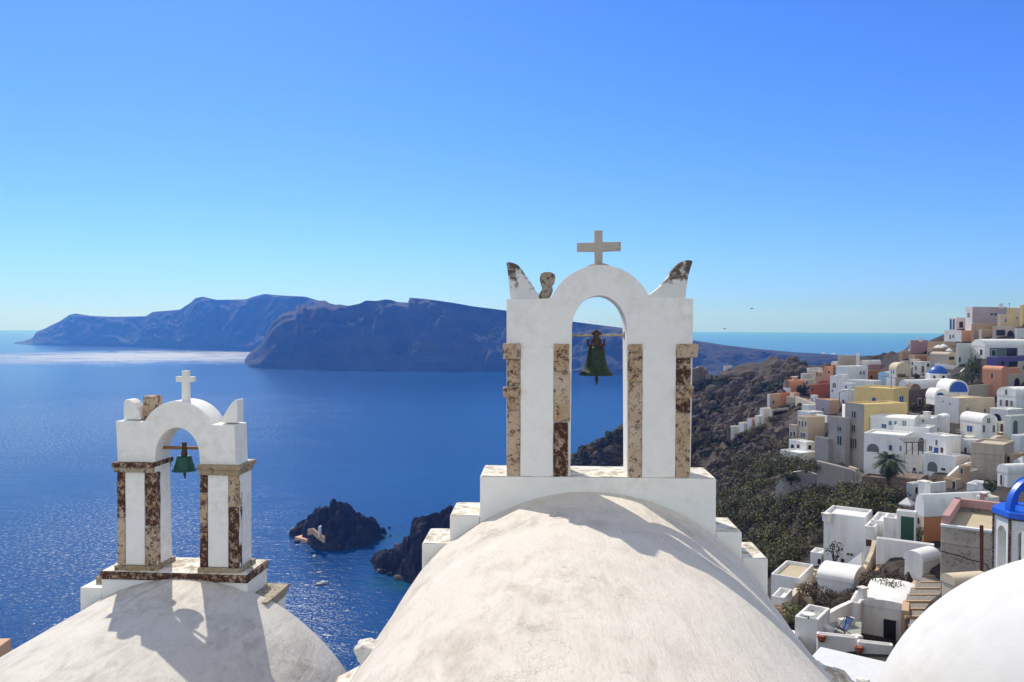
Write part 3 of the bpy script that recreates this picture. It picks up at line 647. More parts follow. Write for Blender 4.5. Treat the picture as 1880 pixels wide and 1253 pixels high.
def ringbox(m, b, h, t, rise, foot):
    """walls with a raised rim round a sunk roof"""
    A, B = b.wA, b.wB; t = min(t, A * .3, B * .3)
    o = [b.p(0, 0, foot), b.p(A, 0, foot), b.p(A, B, foot), b.p(0, B, foot)]
    ot = [b.p(0, 0, h), b.p(A, 0, h), b.p(A, B, h), b.p(0, B, h)]
    it = [b.p(t, t, h), b.p(A - t, t, h), b.p(A - t, B - t, h), b.p(t, B - t, h)]
    ib = [b.p(t, t, h - rise), b.p(A - t, t, h - rise), b.p(A - t, B - t, h - rise), b.p(t, B - t, h - rise)]
    v = o + ot + it + ib; f = [(3, 2, 1, 0), (12, 13, 14, 15)]
    for k in range(4):
        l = (k + 1) % 4; f += [(k, l, 4 + l, 4 + k), (4 + k, 4 + l, 8 + l, 8 + k), (8 + k, 8 + l, 12 + l, 12 + k)]
    m.add(v, f)
def house(label, xl, xc, xr, yt, yb, D, ar, mat, roof='flat', rise=0, wins=(), cat='house', name='house', matA=None, dA=None, dB=None, roofm=None, foot=3.0, group='houses on the village slope', frame_m=None, bev=.10, top_m=None):
    b = Box3(xl, xc, xr, yt, yb, D, ar, dA, dB); k = D / FPX
    root = empty(name, b.p(b.wA / 2, b.wB / 2, 0), label, cat, group)
    SIGHT.append((min(xl, xc), max(xc, xr), yb, b)); GROUND.append(b.p(0, 0, .2)); GROUND.append(b.p(b.wA, 0, .1)); GROUND.append(b.p(b.wA / 2, b.wB * .7, .6))
    mt = M[mat] if isinstance(mat, str) else mat
    rm = M[roofm] if roofm else mt
    RIM = .16 + .03 * (int(xl * 7) % 4)
    if roof == 'flat':
        m = MB(); ringbox(m, b, b.h, RIM, .3, -foot); m.build('wall', mt, root, bev, 2)
        t = .29
        if b.wA > 1.2 and b.wB > 1.2:
            m = MB(); t = RIM + .01; q = [b.p(t, t, b.h - .294), b.p(b.wA - t, t, b.h - .294), b.p(b.wA - t, b.wB - t, b.h - .294), b.p(t, b.wB - t, b.h - .294)]; m.hexa([x - Vector((0, 0, .02)) for x in q], q); m.build('roof', rm if roofm else (top_m or M['white'] if mat in ('white', 'warm', 'sky', 'mint') else rm), root)
    else:
        m = MB(); m.hexa([b.p(0, 0, -foot), b.p(b.wA, 0, -foot), b.p(b.wA, b.wB, -foot), b.p(0, b.wB, -foot)], [b.p(0, 0, b.h), b.p(b.wA, 0, b.h), b.p(b.wA, b.wB, b.h), b.p(0, b.wB, b.h)])
        m.build('wall', mt, root, bev, 2)
        rz = rise * k; n = 20; ov = .05
        W_, L_ = (b.wB, b.wA) if roof == 'vA' else (b.wA, b.wB)
        m = MB(); pl = [(-ov, -.12)] + [(W_ / 2 - (W_ / 2 + ov) * math.cos(math.pi * i / n), rz * math.sin(math.pi * i / n) ** .8) for i in range(n + 1)] + [(W_ + ov, -.12)]
        G = (lambda u, l, z: b.p(l, u, b.h + z)) if roof == 'vA' else (lambda u, l, z: b.p(u, l, b.h + z))
        r0 = [G(u, -ov, z) for u, z in pl]; r1 = [G(u, L_ + ov, z) for u, z in pl]; N = len(pl)
        m.add(r0 + r1, [(i, i + 1, N + i + 1, N + i) for i in range(N - 1)], True); m.add(r0, [tuple(range(N))]); m.add(r1, [tuple(range(N))[::-1]]); m.add(r0 + r1, [(0, N - 1, 2 * N - 1, N)])
        m.build('roof', rm, root)
    if matA:
        m = MB(); m.hexa([b.p(.0, -.03, -foot + .1), b.p(b.wA, -.03, -foot + .1), b.p(b.wA, .0, -foot + .1), b.p(0, .0, -foot + .1)], [b.p(0, -.03, b.h - .02), b.p(b.wA, -.03, b.h - .02), b.p(b.wA, 0, b.h - .02), b.p(0, 0, b.h - .02)]); m.build('facade', M[matA], root)
    for w_ in wins: opening(b, root, *w_, frame_m=frame_m)
    return b, root
H = house
# ---- top of the village, ridge line
H('mauve grey block on the ridge with two small black square windows', 1772.5, 1785, 1850, 563.5, 596, 255, 46, 'mauve', wins=[('B', 1819, 575.5, 1822.5, 579.5, 'd', 'n'), ('B', 1825.5, 575.5, 1829.5, 579.5, 'd', 'n'), ('A', 1776.5, 575, 1780, 583, 's')], matA='white')
H('white open arcade with two tall arches left of the mauve ridge block', 1742, 1755, 1776, 583, 607, 262, 46, 'white', wins=[('A', 1744, 586, 1747, 605, 'b', 'an'), ('A', 1749.5, 586, 1752.5, 605, 'b', 'an'), ('B', 1761, 591, 1768, 602, 'r', 'n')])
H('peach sided house with two slit windows on the edge below the arcade', 1733, 1765, 1798, 607, 630, 252, 46, 'peach', matA='white', wins=[('A', 1743.5, 615, 1746, 622, 'd'), ('A', 1749, 615, 1751.5, 620, 'd')])
H('low tan wall block under the mauve ridge block', 1783, 1788, 1834, 594.5, 612, 246, 35, 'tan')
H('small cream cube house beside the yellow tower', 1831, 1837, 1857, 578, 602, 243, 40, 'cream', wins=[('B', 1844, 585, 1848, 592, 's')])
H('pale yellow tower house with roof railing on the ridge', 1848, 1861, 1874, 565.5, 603, 248, 38, 'cream', matA='yellow', wins=[('B', 1866, 583, 1868.5, 586, 'd', 'n')], name='tower_house')
H('bright yellow house top at the far right edge of the ridge', 1872, 1878, 1905, 560, 592, 240, 42, 'yellow')
H('white house with deep dark porch under the cream cube house', 1822, 1827, 1864, 599.5, 620, 232, 34, 'beige', wins=[('B', 1829, 606, 1845, 616.5, 'd', 'n'), ('B', 1849, 607, 1861, 618, 'd', 'an')])
H('white house with flowers at the right edge under the ridge', 1863, 1867, 1900, 603.5, 624, 226, 30, 'white')
H('short tan house end beside the dark porch', 1797, 1802, 1826, 605, 622, 238, 32, 'tan', matA='warm')
H('long white house with rippled barrel roof above the violet terrace', 1784.5, 1808, 1900, 636, 656, 206, 50, 'white', 'vB', 13, wins=[('B', 1817, 639, 1868, 655, 's', 'n'), ('B', 1820, 643, 1828, 654, 'G', 'D'), ('B', 1848, 640, 1866, 655, 'd', 'n'), ('A', 1799.5, 642, 1803.5, 652, 'd', 'D')])
H('violet painted terrace wall under the white barrel roofed house', 1811, 1830, 1900, 656, 676, 196, 35, 'purple', wins=[('B', 1838, 664, 1844, 675, 'd', 'n'), ('B', 1852, 664, 1870, 675, 'd', 'n')])
H('pale mint block with one narrow door beside the tan terraces', 1755, 1759, 1790, 631, 672, 208, 30, 'mint', wins=[('B', 1760, 656, 1763.5, 665, 'r', 'D')])
H('tan terrace house under the white parasols', 1702, 1712, 1756, 640, 660, 222, 34, 'tan', wins=[('A', 1703.5, 645, 1706, 653, 'r', 'a'), ('A', 1707.5, 645, 1710, 653, 'r', 'a')])
H('long low tan terrace with dark planting at its back', 1703, 1707, 1755, 628, 642, 228, 30, 'tan', roofm='tanroof')
H('curved tan house end below the parasol terrace', 1708, 1740, 1756, 652, 676, 212, 40, 'beige', 'vA', 5, wins=[('B', 1742, 655, 1752, 661, 'd', 'n')])
H('dusky pink flat house with white side at the sea edge of the ridge', 1667.5, 1671.5, 1704, 625, 652, 250, 40, 'pink', matA='white', wins=[('A', 1668.3, 633, 1670.3, 640, 's')])
H('brown sloping house low on the sea edge', 1650, 1656, 1672, 645, 662, 246, 36, 'tan')
H('tan wedge house under the dusky pink flat house', 1668, 1680, 1706, 652, 668, 236, 45, 'tan', roofm='tanroof')
H('row end of small tan and white chimneys beside the blue dome', 1676, 1690, 1700, 664, 690, 214, 42, 'warm', wins=[('A', 1680, 672, 1683, 680, 'r'), ('B', 1692, 672, 1696, 684, 'r', 'a')])
H('narrow white pier house just left of the blue dome', 1697, 1700, 1708, 664, 697, 204, 42, 'mint', wins=[('B', 1702, 668, 1706, 674, 'd', 'n')])
H('cream barrel house end with two tall slits left of the blue dome', 1632, 1645, 1672, 679, 696, 206, 46, 'cream', 'vA', 13, matA='white', wins=[('A', 1635.5, 680, 1637.5, 687, 's'), ('A', 1640, 680, 1642, 687, 's')])
H('tan cube house under the cream barrel house', 1627, 1643.5, 1680, 694, 716, 200, 46, 'beige', matA='white')
H('pinkish white barrel roofed house against the sea', 1578, 1584, 1617, 670, 684, 240, 34, 'pink', 'vB', 8, roofm='white')
H('ochre walled house behind the pale blue vault', 1590, 1594, 1640, 681, 703, 226, 34, 'ochre', wins=[('B', 1598, 690, 1602, 696, 'd', 'n')])
H('pale blue barrel vault house end', 1612, 1630, 1640, 689, 714, 208, 30, 'sky', 'vB', 6)
H('white house with two small square windows and flat roof in front of the sea', 1534, 1556, 1593.5, 673, 712, 222, 44, 'white', wins=[('B', 1578, 682, 1581.5, 688, 's'), ('B', 1584, 682, 1587.5, 688, 's')])
H('tan roof box with white chimney tower beside the sea', 1537.5, 1541, 1572, 653.5, 672, 236, 32, 'beige', roofm='tanroof')
H('slim white chimney tower on the skyline', 1571.8, 1575, 1578.5, 649, 672, 232, 44, 'warm', cat='chimney', name='chimney_tower', group=None)
H('small orange vault peeping left of the tan roof box', 1526, 1531, 1540, 670, 678, 238, 40, 'orange', 'vB', 6, roofm='white')
H('orange square tower house with one dark window', 1512, 1517, 1529, 673, 706, 228, 36, 'coral', wins=[('B', 1519.5, 681, 1523.5, 686.5, 'd')], name='tower_house')
H('terracotta red walled house under the orange tower', 1486, 1490, 1523.5, 707, 738, 212, 30, 'terra', wins=[('B', 1490.5, 712.5, 1493, 718, 'd', 'n')])
H('terracotta red roof terrace against the orange tower', 1503, 1506, 1520, 700, 710, 220, 32, 'terra')
H('cream row house with dark tall windows left of the orange tower', 1490, 1497, 1512, 681, 708, 232, 40, 'cream', wins=[('B', 1498.5, 684, 1501, 692, 'd'), ('B', 1504.5, 686, 1507.5, 691, 's')])
H('mauve cream low house with chimney near the castle hill', 1470, 1474, 1494, 686, 706, 240, 36, 'warm', matA='white')
H('cream terrace house above the round dark tree', 1474, 1478, 1494, 697, 712, 226, 34, 'cream', wins=[('B', 1480, 700, 1482.5, 706, 'd')])
H('thin white pavilion at the outer tip of the village', 1481, 1484, 1504, 676, 684, 246, 34, 'white')
H('orange barrel house with white arched front and window', 1438, 1451.5, 1476, 712, 722, 224, 48, 'orange', 'vB', 14, matA='white', wins=[('A', 1442, 700, 1448, 712, 's')])
H('white arched house in blue shade under the orange tower', 1523.5, 1538, 1548, 694, 738, 206, 40, 'white', 'vB', 4, wins=[('A', 1529, 703, 1535, 712, 's', 'a'), ('A', 1527, 716, 1529.5, 720, 'b')])
H('white curved buttress house between the orange tower and square windows', 1536, 1546, 1557, 688, 726, 200, 42, 'white')
H('low white houses with steps above the mauve beige house', 1543, 1556, 1572, 716, 742, 190, 44, 'white', wins=[('A', 1547, 734, 1550, 746, 'b', 'D')])
H('mauve beige block with one slit window', 1497, 1523, 1541, 735, 764, 186, 48, 'peach', matA='mauve', wins=[('A', 1509.5, 749, 1512.5, 758, 'd')])
H('white low roofs left of the mauve beige block', 1472, 1484, 1498, 744, 768, 184, 44, 'white')
H('small white roof terrace over the beige windowed house', 1464, 1486, 1512, 757, 768, 176, 46, 'white')
H('peach cube house with white edge on the outer slope', 1408.5, 1413, 1434, 724, 753, 214, 40, 'peach', matA='white', wins=[('B', 1418, 737, 1421, 741, 'd', 'n')])
H('reddish orange wall terrace behind the peach cube house', 1432, 1436, 1462, 722, 738, 216, 36, 'orange')
H('flat roofed porch house with dark open front', 1413, 1417, 1449, 752, 768, 198, 36, 'beige', wins=[('B', 1420, 755, 1446, 767, 'd', 'n')], matA='warm')
for i, (xl, xc, xr, yt, yb, D, lab) in enumerate(((1395, 1402, 1416, 750, 768, 202, 'white stepped terrace house next to the dark open porch'), (1386, 1393, 1406, 764, 780, 202, 'white terrace house, second down from the dark open porch'), (1372, 1380, 1394, 769, 788, 203, 'pinkish terrace house, third down from the dark open porch'), (1356, 1366, 1380, 777, 795, 204, 'pale pink low terrace wall far out on the slope'), (1340, 1346, 1357, 783, 794, 205, 'white tank at the outer tip of the terraces'))):
    H(lab, xl, xc, xr, yt, yb, D, 44, 'warm' if i != 2 else 'peach', matA='white')
H('grey round stone stub tower at the outer tip of the terraces', 1334, 1337, 1341, 784, 812, 205, 44, 'stone', name='stub_tower', cat='tower')
# ---- blue dome church
b, r = H('stone gabled low church hall with white vault roofs beside the blue dome', 1650, 1665, 1744, 712, 734, 176, 40, 'white', 'vB', 14, cat='church', name='church_hall', group=None)
H('small rubble stone gable in front of the white church vaults', 1672, 1690, 1694, 718, 724, 172, -20, 'stone', 'vB', 13, dB=3, cat='gable', name='stone_gable', group=None)
H('dark rubble stone house with flower bushes and framed door', 1663, 1667, 1716, 717, 756, 168, 28, 'dstone', wins=[('B', 1685.5, 732, 1691, 745, 'r', 'D'), ('B', 1697, 733, 1701, 741, 'd')])
CH1 = H('white barrel chapel with large blue lunette', 1741, 1777.5, 1790, 720, 738, 166, -28, 'white', 'vB', 22, dB=5, foot=.4, cat='chapel', name='chapel', group=None)
CH2 = H('small white barrel chapel with small blue lunette', 1716, 1741, 1750, 731, 742, 163, -28, 'white', 'vB', 17, dB=3.5, foot=.3, cat='chapel', name='chapel', group=None)
H('cream and white long house under the blue lunette chapels', 1716, 1760, 1806, 731, 782, 156, 42, 'cream', matA='white', wins=[('A', 1730, 736, 1732.5, 739, 'd', 'n'), ('A', 1743, 740, 1746, 743, 'd', 'n'), ('B', 1774, 748, 1778, 754, 's')])
H('cream house end stepping up beside the long cream house', 1796, 1802, 1826, 731, 772, 158, 34, 'cream', wins=[('B', 1806, 751, 1809, 758, 's')])
H('weathered beige retaining wall right of the blue lunette', 1777, 1781, 1832, 708, 742, 170, 28, 'beige', cat='wall', name='retaining_wall', group=None)
H('coral orange house with rounded roof and one slit window', 1803, 1838, 1850, 682, 722, 172, 30, 'coral', 'vA', 9, wins=[('A', 1819.5, 685.5, 1823.5, 695, 'r'), ('A', 1810.5, 707, 1815, 717, 'd')])
H('coral orange wing behind the coral house', 1838, 1844, 1873, 676, 694, 178, 30, 'coral')
H('grey beige house with dark arch right of the coral house', 1844, 1848, 1900, 688, 716, 176, 26, 'beige', wins=[('B', 1862, 694, 1872, 709, 'd', 'an')])
H('tan house with dark window at the right edge above the grey arch', 1868, 1871, 1900, 664, 692, 184, 26, 'beige', wins=[('B', 1876.5, 671, 1880, 679, 'R')])
H('white gabled house with four shuttered windows', 1830, 1865, 1905, 727, 756, 150, 42, 'white', 'vB', 15, wins=[('A', 1845.5, 716, 1849.5, 725, 's'), ('A', 1836, 734, 1839.5, 745, 's'), ('A', 1846.5, 735, 1851, 747, 'R', 'D'), ('A', 1855.5, 736, 1859.5, 746, 's')])
H('white undercroft with dark arch below the gabled house', 1817, 1850, 1880, 752, 776, 145, 36, 'white', wins=[('A', 1822, 760, 1838, 773, 'd', 'an')])
H('white barrel roofed house with balcony and blue window', 1762, 1802.5, 1830, 776, 817, 134, 47, 'white', 'vA', 15, wins=[('A', 1776, 782, 1785, 793, 'b'), ('B', 1803.8, 781, 1808, 794, 's'), ('B', 1822, 781, 1826.5, 794, 's'), ('B', 1812, 768, 1817.5, 777, 's')])
H('white lower storey with dark slit below the balcony house', 1762, 1783, 1800, 808, 838, 130, 44, 'white', wins=[('A', 1771, 822, 1775, 832, 'R')])
H('pale house with dark red door beside the balcony house', 1828, 1834, 1862, 775, 812, 136, 30, 'mint', wins=[('B', 1836, 779, 1841, 800, 'R', 'D')])
H('cream house with stair arch at the right edge', 1843, 1856, 1905, 764, 808, 132, 34, 'mint', wins=[('B', 1860, 772, 1868, 800, 's', 'an')])
H('white gabled shed at the right edge above the small beige vault', 1856, 1872, 1905, 800, 836, 122, 34, 'white')
H('small beige barrel vault behind the big beige block', 1815, 1823, 1856, 816, 838, 126, 42, 'beige', 'vA', 15, wins=[('A', 1817.5, 814, 1820, 818, 'd', 'n')])
H('big blank beige block with recessed panel', 1781.5, 1842, 1848, 817, 890, 112, 12, 'beige', dB=6)
H('tan small house with dark doorway under the white cube', 1732, 1755, 1766, 881, 902, 104, 30, 'tan', wins=[('A', 1749, 884, 1754, 898, 'd', 'D')])
H('narrow beige wing left of the big blank block', 1762, 1781, 1785, 866, 890, 111, 20, 'beige', dB=3)
H('white barrel house with tall slit window right of the white cubes', 1830.5, 1850, 1905, 868, 900, 100, 46, 'white', 'vB', 14, wins=[('A', 1837, 872, 1840, 890, 'R')])
H('small white cube with open hatch on the terrace', 1792, 1808, 1817, 887, 906, 96, 34, 'white')
H('low white wall room beside the small hatch cube', 1774, 1792, 1795, 889, 906, 97, 18, 'white', dB=3)
H('tan stepped houses at the right edge below the small beige vault', 1846, 1856, 1880, 834, 860, 112, 34, 'tan', wins=[('A', 1849, 838, 1854, 850, 'd', 'an')])
# ---- middle: yellow building, grey tower, white long house
H('upper yellow house with blue arched door and window', 1568, 1640, 1668, 714, 760, 150, 24, 'yellow', wins=[('A', 1601, 730, 1608.5, 742, 'b', 'aD'), ('B', 1651, 728, 1658, 739, 'b')], frame_m=FRAMEY)
H('tall grey tower block with yellow side and five dark windows', 1550.5, 1585.5, 1664, 742.5, 868, 138, 48, 'yellow', matA='grey', wins=[('A', 1564.7, 756, 1571, 767, 'd'), ('A', 1564, 781, 1570, 792, 'd'), ('A', 1559, 805, 1564, 822, 'd'), ('A', 1567, 806, 1572, 823, 'd')], frame_m=M['grey'], name='tower_house')
H('lower grey wing of the tower with two dark windows', 1520, 1551, 1560, 768, 858, 139.5, 48, 'grey', matA='grey', wins=[('A', 1538, 784, 1544, 791, 'd'), ('A', 1537.7, 801, 1545, 817, 'd')], frame_m=M['grey'])
H('lowest grey wing stepping down from the tower', 1496, 1520.5, 1530, 806, 850, 142, 48, 'grey', matA='grey')
H('beige house with row of upper windows left of the grey tower', 1464, 1483, 1514, 766, 812, 158, 46, 'cream', wins=[('A', 1466.5, 773, 1469.5, 782, 's'), ('A', 1472, 773, 1475, 784, 's'), ('A', 1478, 774, 1481, 783, 's'), ('A', 1470, 795, 1479, 803, 's')])
H('narrow beige annex with pergola slats below the windowed beige house', 1448.5, 1463, 1468, 781, 818, 160, 44, 'beige', wins=[('A', 1451, 793, 1454, 801, 'd'), ('A', 1457, 793, 1460, 801, 'd')])
H('white small house with arches at the foot of the grey tower', 1448, 1480, 1497, 812, 832, 150, 44, 'white', wins=[('A', 1452, 816, 1458, 828, 'r', 'an'), ('A', 1463, 816, 1468, 828, 'r', 'an'), ('B', 1484, 818, 1489, 825, 'd', 'n')])
H('white planted terrace wall below the small arched house', 1432, 1470, 1500, 832, 850, 146, 42, 'white')
H('white upper house with two teal windows and shallow vault roof', 1597, 1678, 1684, 772, 800, 134, 12, 'white', 'vA', 6, dB=5, wins=[('A', 1632, 773.5, 1637.5, 781, 't'), ('A', 1657, 773, 1663.6, 783, 't'), ('A', 1642, 774, 1646, 790, 't', 'D'), ('A', 1619, 779, 1627, 786, 'b')])
H('small white room with brown door right of the teal windows', 1680, 1713, 1722, 768, 792, 136, 12, 'white', dB=5, wins=[('A', 1681.5, 771, 1684, 782, 'r', 'D'), ('A', 1693, 771, 1696, 775, 'd', 'n')])
H('tall white curved vault room against the bare slope', 1714, 1732, 1738, 768, 800, 138, 14, 'white', 'vB', 5, dB=4, wins=[('A', 1720, 786, 1723, 790, 'd', 'n')])
H('plain white middle terrace block under the teal windows', 1640, 1706, 1712, 786, 815, 130, 12, 'white', dB=5)
H('long white house with deep arch and blue window behind the palm', 1585, 1661, 1668, 800, 884, 126, 12, 'white', dB=6, wins=[('A', 1591.5, 815, 1614, 830, 's', 'an'), ('A', 1632, 817.5, 1638, 827, 'b'), ('A', 1652, 819, 1655, 828, 's')])
H('white block with wooden pergola terrace and grey shutters', 1661, 1694, 1700, 835, 884, 124, 12, 'warm', dB=6, wins=[('A', 1676, 859, 1681.5, 865, 'r'), ('A', 1665, 866, 1670.5, 880, 's', 'D'), ('A', 1674, 866, 1684, 880, 's', 'D'), ('A', 1687, 866, 1692, 880, 's', 'D')])
H('white arched back house with dark arched door behind the pergola', 1655, 1698, 1704, 806, 838, 129, 12, 'white', dB=4, wins=[('A', 1687, 804, 1696, 828, 's', 'aD')])
H('white cube with four blue windows and sunlit flat roof', 1700, 1736.5, 1764, 801, 838, 120, 44, 'white', wins=[('A', 1706.5, 819, 1711.5, 830, 'R'), ('A', 1715.5, 822, 1723.5, 836, 'b', 'D'), ('A', 1727, 822, 1732, 832, 'R'), ('A', 1718, 808, 1721.5, 818, 's')])
H('white lower floor with blind arch under the white cube', 1695, 1754, 1772, 838, 876, 117, 24, 'white', wins=[('A', 1703, 848, 1721, 866, 's', 'an'), ('A', 1728, 860, 1736, 864, 'd', 'n')])
H('rough stone basement with small dark door under the palm', 1582, 1640, 1655, 880, 918, 116, 14, 'stone', dB=3, wins=[('A', 1589, 893, 1597, 910, 'd', 'D')])
H('low stone vault with dark hole right of the palm', 1638, 1690, 1700, 882, 916, 112, 14, 'stone', 'vA', 5, dB=4, wins=[('A', 1650, 900, 1657, 912, 'd', 'n')])
H('small tan flat house with slit under the brown sloping house', 1652, 1660, 1672, 663, 680, 232, 42, 'beige', matA='warm', wins=[('A', 1655, 668, 1657, 673, 'd')])
H('small white flat house above the cream barrel house', 1671, 1680, 1690, 660, 676, 226, 42, 'warm', wins=[('A', 1674, 665, 1676.5, 671, 'r')])
H('little peach house between the orange barrel house and the dark tree', 1450, 1458, 1468, 722, 734, 212, 40, 'peach', matA='warm')
H('tiny white house with blue door left of the mauve beige block', 1488, 1494, 1502, 726, 742, 196, 42, 'white', wins=[('A', 1490, 731, 1492, 739, 'b', 'D')])
H('white and peach house stepping down left of the yellow house', 1548, 1562, 1572, 704, 722, 196, 44, 'white', wins=[('A', 1552, 708, 1555, 715, 'b')])
H('plain white house between the square windows and the yellow house', 1556, 1604, 1612, 700, 722, 200, 20, 'white', dB=5)
H('narrow grey white house beside the palm terrace', 1664, 1676, 1690, 888, 910, 110, 30, 'white', wins=[('B', 1680, 895, 1684, 906, 'd', 'D')])
H('white sloping stair house below the balcony house', 1748, 1764, 1782, 838, 862, 118, 34, 'white')
H('small white outhouse with brown door in front of the big beige block', 1760, 1772, 1782, 856, 872, 110, 34, 'tan', wins=[('A', 1764, 860, 1768, 870, 'r', 'D')])
# ---- near houses right
H('cream and orange barrel vault house with long white roof', 1680, 1696, 1822, 947, 1002, 76, 52, 'orange', 'vB', 38, matA='cream', roofm='white', wins=[('A', 1685, 950, 1689, 962, 'r', 'a')])
H('white vault roof behind the pink parapet terrace', 1730, 1738, 1822, 962, 985, 64, 40, 'white', 'vA', 26)
H('white roof box with open chimney pot near the blue bell tower', 1791, 1812, 1835, 914, 940, 74, 40, 'warm')
H('green double door gate wall in white', 1645, 1682, 1685, 941, 999, 72, 6, 'white', dB=.8, cat='gate', name='gate_wall', group=None, wins=[('A', 1654, 949, 1678, 992, 'G', 'D')])
H('white stepped block left of the green door', 1621, 1646, 1649, 952, 1000, 73, 8, 'white', dB=2)
H('low white wall room left of the stepped block', 1598, 1622, 1626, 957, 1004, 75, 8, 'white', dB=4)
H('tall blank white house wall with rounded top beside the scrub', 1511, 1587, 1612, 950, 1054, 78, 10, 'white', dB=4, wins=[('A', 1544, 1026, 1550, 1037, 'd'), ('A', 1555, 1016, 1566, 1020, 'r')])
H('tiny white hut at the foot of the tall blank wall', 1487, 1508, 1512, 1016, 1044, 80, 14, 'white', dB=2, wins=[('A', 1501, 1026, 1507, 1036, 'd', 'an')])
H('white square stair house with brown hatch right of the tall blank wall', 1586, 1606, 1612, 968, 1018, 74, 10, 'white', dB=3, wins=[('A', 1590, 991, 1600, 1003, 'r')])
H('white curved yard wall in front of the green door', 1608, 1714, 1718, 1001, 1040, 67, 4, 'white', dB=.6, cat='wall', name='yard_wall', group=None)
H('low white mini vault beside the stone steps', 1660, 1694, 1726, 1032, 1050, 62, 30, 'white', 'vB', 16)
H('white flat terrace house with pool shaped roof at the scrub edge', 1415, 1468, 1482, 1062, 1090, 70, 14, 'white', dB=5, roofm='tanroof')
H('low white barrel roof below the tall blank wall', 1500, 1566, 1572, 1070, 1090, 66, 12, 'white', 'vA', 16, dB=4)
H('small white room with rounded corner left of the low barrel roof', 1416, 1440, 1448, 1098, 1132, 62, 14, 'white', dB=2.5)
H('white barrel roofed house with dark double door', 1580, 1676, 1680, 1122, 1190, 56, 4, 'white', 'vB', 12, dB=5.5, wins=[('A', 1622, 1138, 1645, 1190, 'd', 'D')])
H('white corner terrace room with parapet beside the loungers', 1458, 1500, 1516, 1140, 1196, 52, 16, 'white', dB=3, roofm=None, top_m=TERRF)
H('white low yard wall in front of the deck chairs', 1500, 1576, 1580, 1172, 1206, 50, -6, 'white', dB=.5, cat='wall', name='yard_wall', group=None)
H('white low yard wall under the dark double door', 1574, 1640, 1644, 1186, 1215, 49, -6, 'white', dB=.5, cat='wall', name='yard_wall', group=None)
H('white buttress block left of the barrel roofed house', 1558, 1579, 1582, 1108, 1175, 57, 8, 'white', dB=3)
H('pitted concrete house with pink parapet terrace', 1726, 1826, 1832, 976, 1075, 50, 4, 'conc', dB=7, roofm='tanroof')
H('small cream barrel house with framed panel in the corner by the dome', 1728, 1753, 1815, 1072, 1110, 42, 50, 'cream', 'vB', 13)
H('small ruined wall with white posts on the headland', 1294, 1296, 1306, 688, 699, 298, 30, 'stone', cat='ruin', name='castle_ruin', group='castle ruins on the headland', wins=[('B', 1297.5, 689, 1299.5, 697, 's'), ('B', 1302, 689, 1304, 697, 's')])
H('tiny white hut on the headland crest', 1328, 1331, 1344, 672.5, 679, 330, 34, 'warm')

# ================================================================ terrain
CP = [(1560, 1235, 46), (1440, 1200, 58), (1420, 1130, 66), (1600, 1110, 62), (1400, 1000, 118), (1380, 930, 140), (1330, 900, 168), (1450, 950, 118), (1300, 1000, 150), (1450, 1010, 100), (1400, 860, 175), (1560, 935, 108), (1620, 940, 100), (1500, 930, 112), (1420, 1040, 84),
      (1440, 850, 165), (1340, 830, 185), (1300, 860, 185), (1290, 960, 160), (1200, 950, 200), (1140, 900, 240), (1400, 800, 190), (1440, 790, 180), (1500, 700, 250), (1380, 740, 235), (1340, 790, 225), (1290, 800, 260), (1320, 760, 270), (1400, 715, 268), (1440, 725, 240),
      (1400, 690, 300), (1340, 700, 300), (1290, 730, 280), (1276, 690, 300), (1300, 684, 312), (1335, 680, 330), (1370, 672, 335), (1400, 668, 338), (1440, 670, 340), (1475, 678, 330), (1500, 690, 320), (1440, 690, 290),
      (1150, 788, 300), (1110, 802, 305), (1060, 832, 310), (1000, 870, 318), (940, 905, 325), (1150, 830, 270), (1080, 860, 280), (1000, 920, 290), (1210, 760, 300), (1240, 800, 265), (1200, 840, 240)]
ctrl = [P(*c) for c in CP] + GROUND
# hidden and far parts, in metres
ctrl += [Vector(v) for v in ((0, 6, -7), (6, 8, -7), (-8, 5, -8), (12, 14, -10), (20, 25, -14), (-4, 16, -12), (-12, 30, -22), (-6, 45, -34), (0, 60, -42), (10, 50, -36), (25, 70, -40), (-25, 80, -66), (-10, 110, -84), (10, 110, -74), (30, 120, -62), (-60, 60, -80), (-40, 130, -116), (-20, 180, -118), (0, 210, -116), (20, 240, -116), (20, 180, -100), (40, 200, -84), (-60, 250, -125), (-20, 300, -125), (10, 330, -122),
    (60, 30, -12), (100, 30, -6), (150, 60, 0), (60, 60, -20), (90, 80, -16), (120, 60, -8), (180, 100, 5), (220, 180, 8), (250, 260, 4), (230, 330, -25), (160, 330, -45), (130, 400, -80), (200, 420, -70), (80, 420, -116), (60, 380, -100), (0, 380, -122), (-20, 0, -14), (-60, 0, -50), (40, 0, -8), (120, 0, 0), (20, -20, -6), (-20, -20, -12), (120, 470, -118), (260, 440, -80), (300, 200, 5), (300, 60, 5), (-80, 160, -125), (-80, 60, -110), (170, 250, -2), (40, 290, -78), (90, 300, -58), (90, 360, -60), (120, 350, -45))]
CT = np.array([tuple(v) for v in ctrl]); 
def tps_fit(X, z, lam):
    n = len(X); d = np.hypot(X[:, None, 0] - X[None, :, 0], X[:, None, 1] - X[None, :, 1]); K = d / 50.
    A = np.zeros((n + 3, n + 3)); A[:n, :n] = -K + np.eye(n) * lam; A[:n, n] = 1; A[:n, n + 1:] = X / 100; A[n, :n] = 1; A[n + 1:, :n] = (X / 100).T
    return np.linalg.solve(A, np.concatenate([z, np.zeros(3)]))
XY = CT[:, :2]; sol = tps_fit(XY, CT[:, 2], .06)
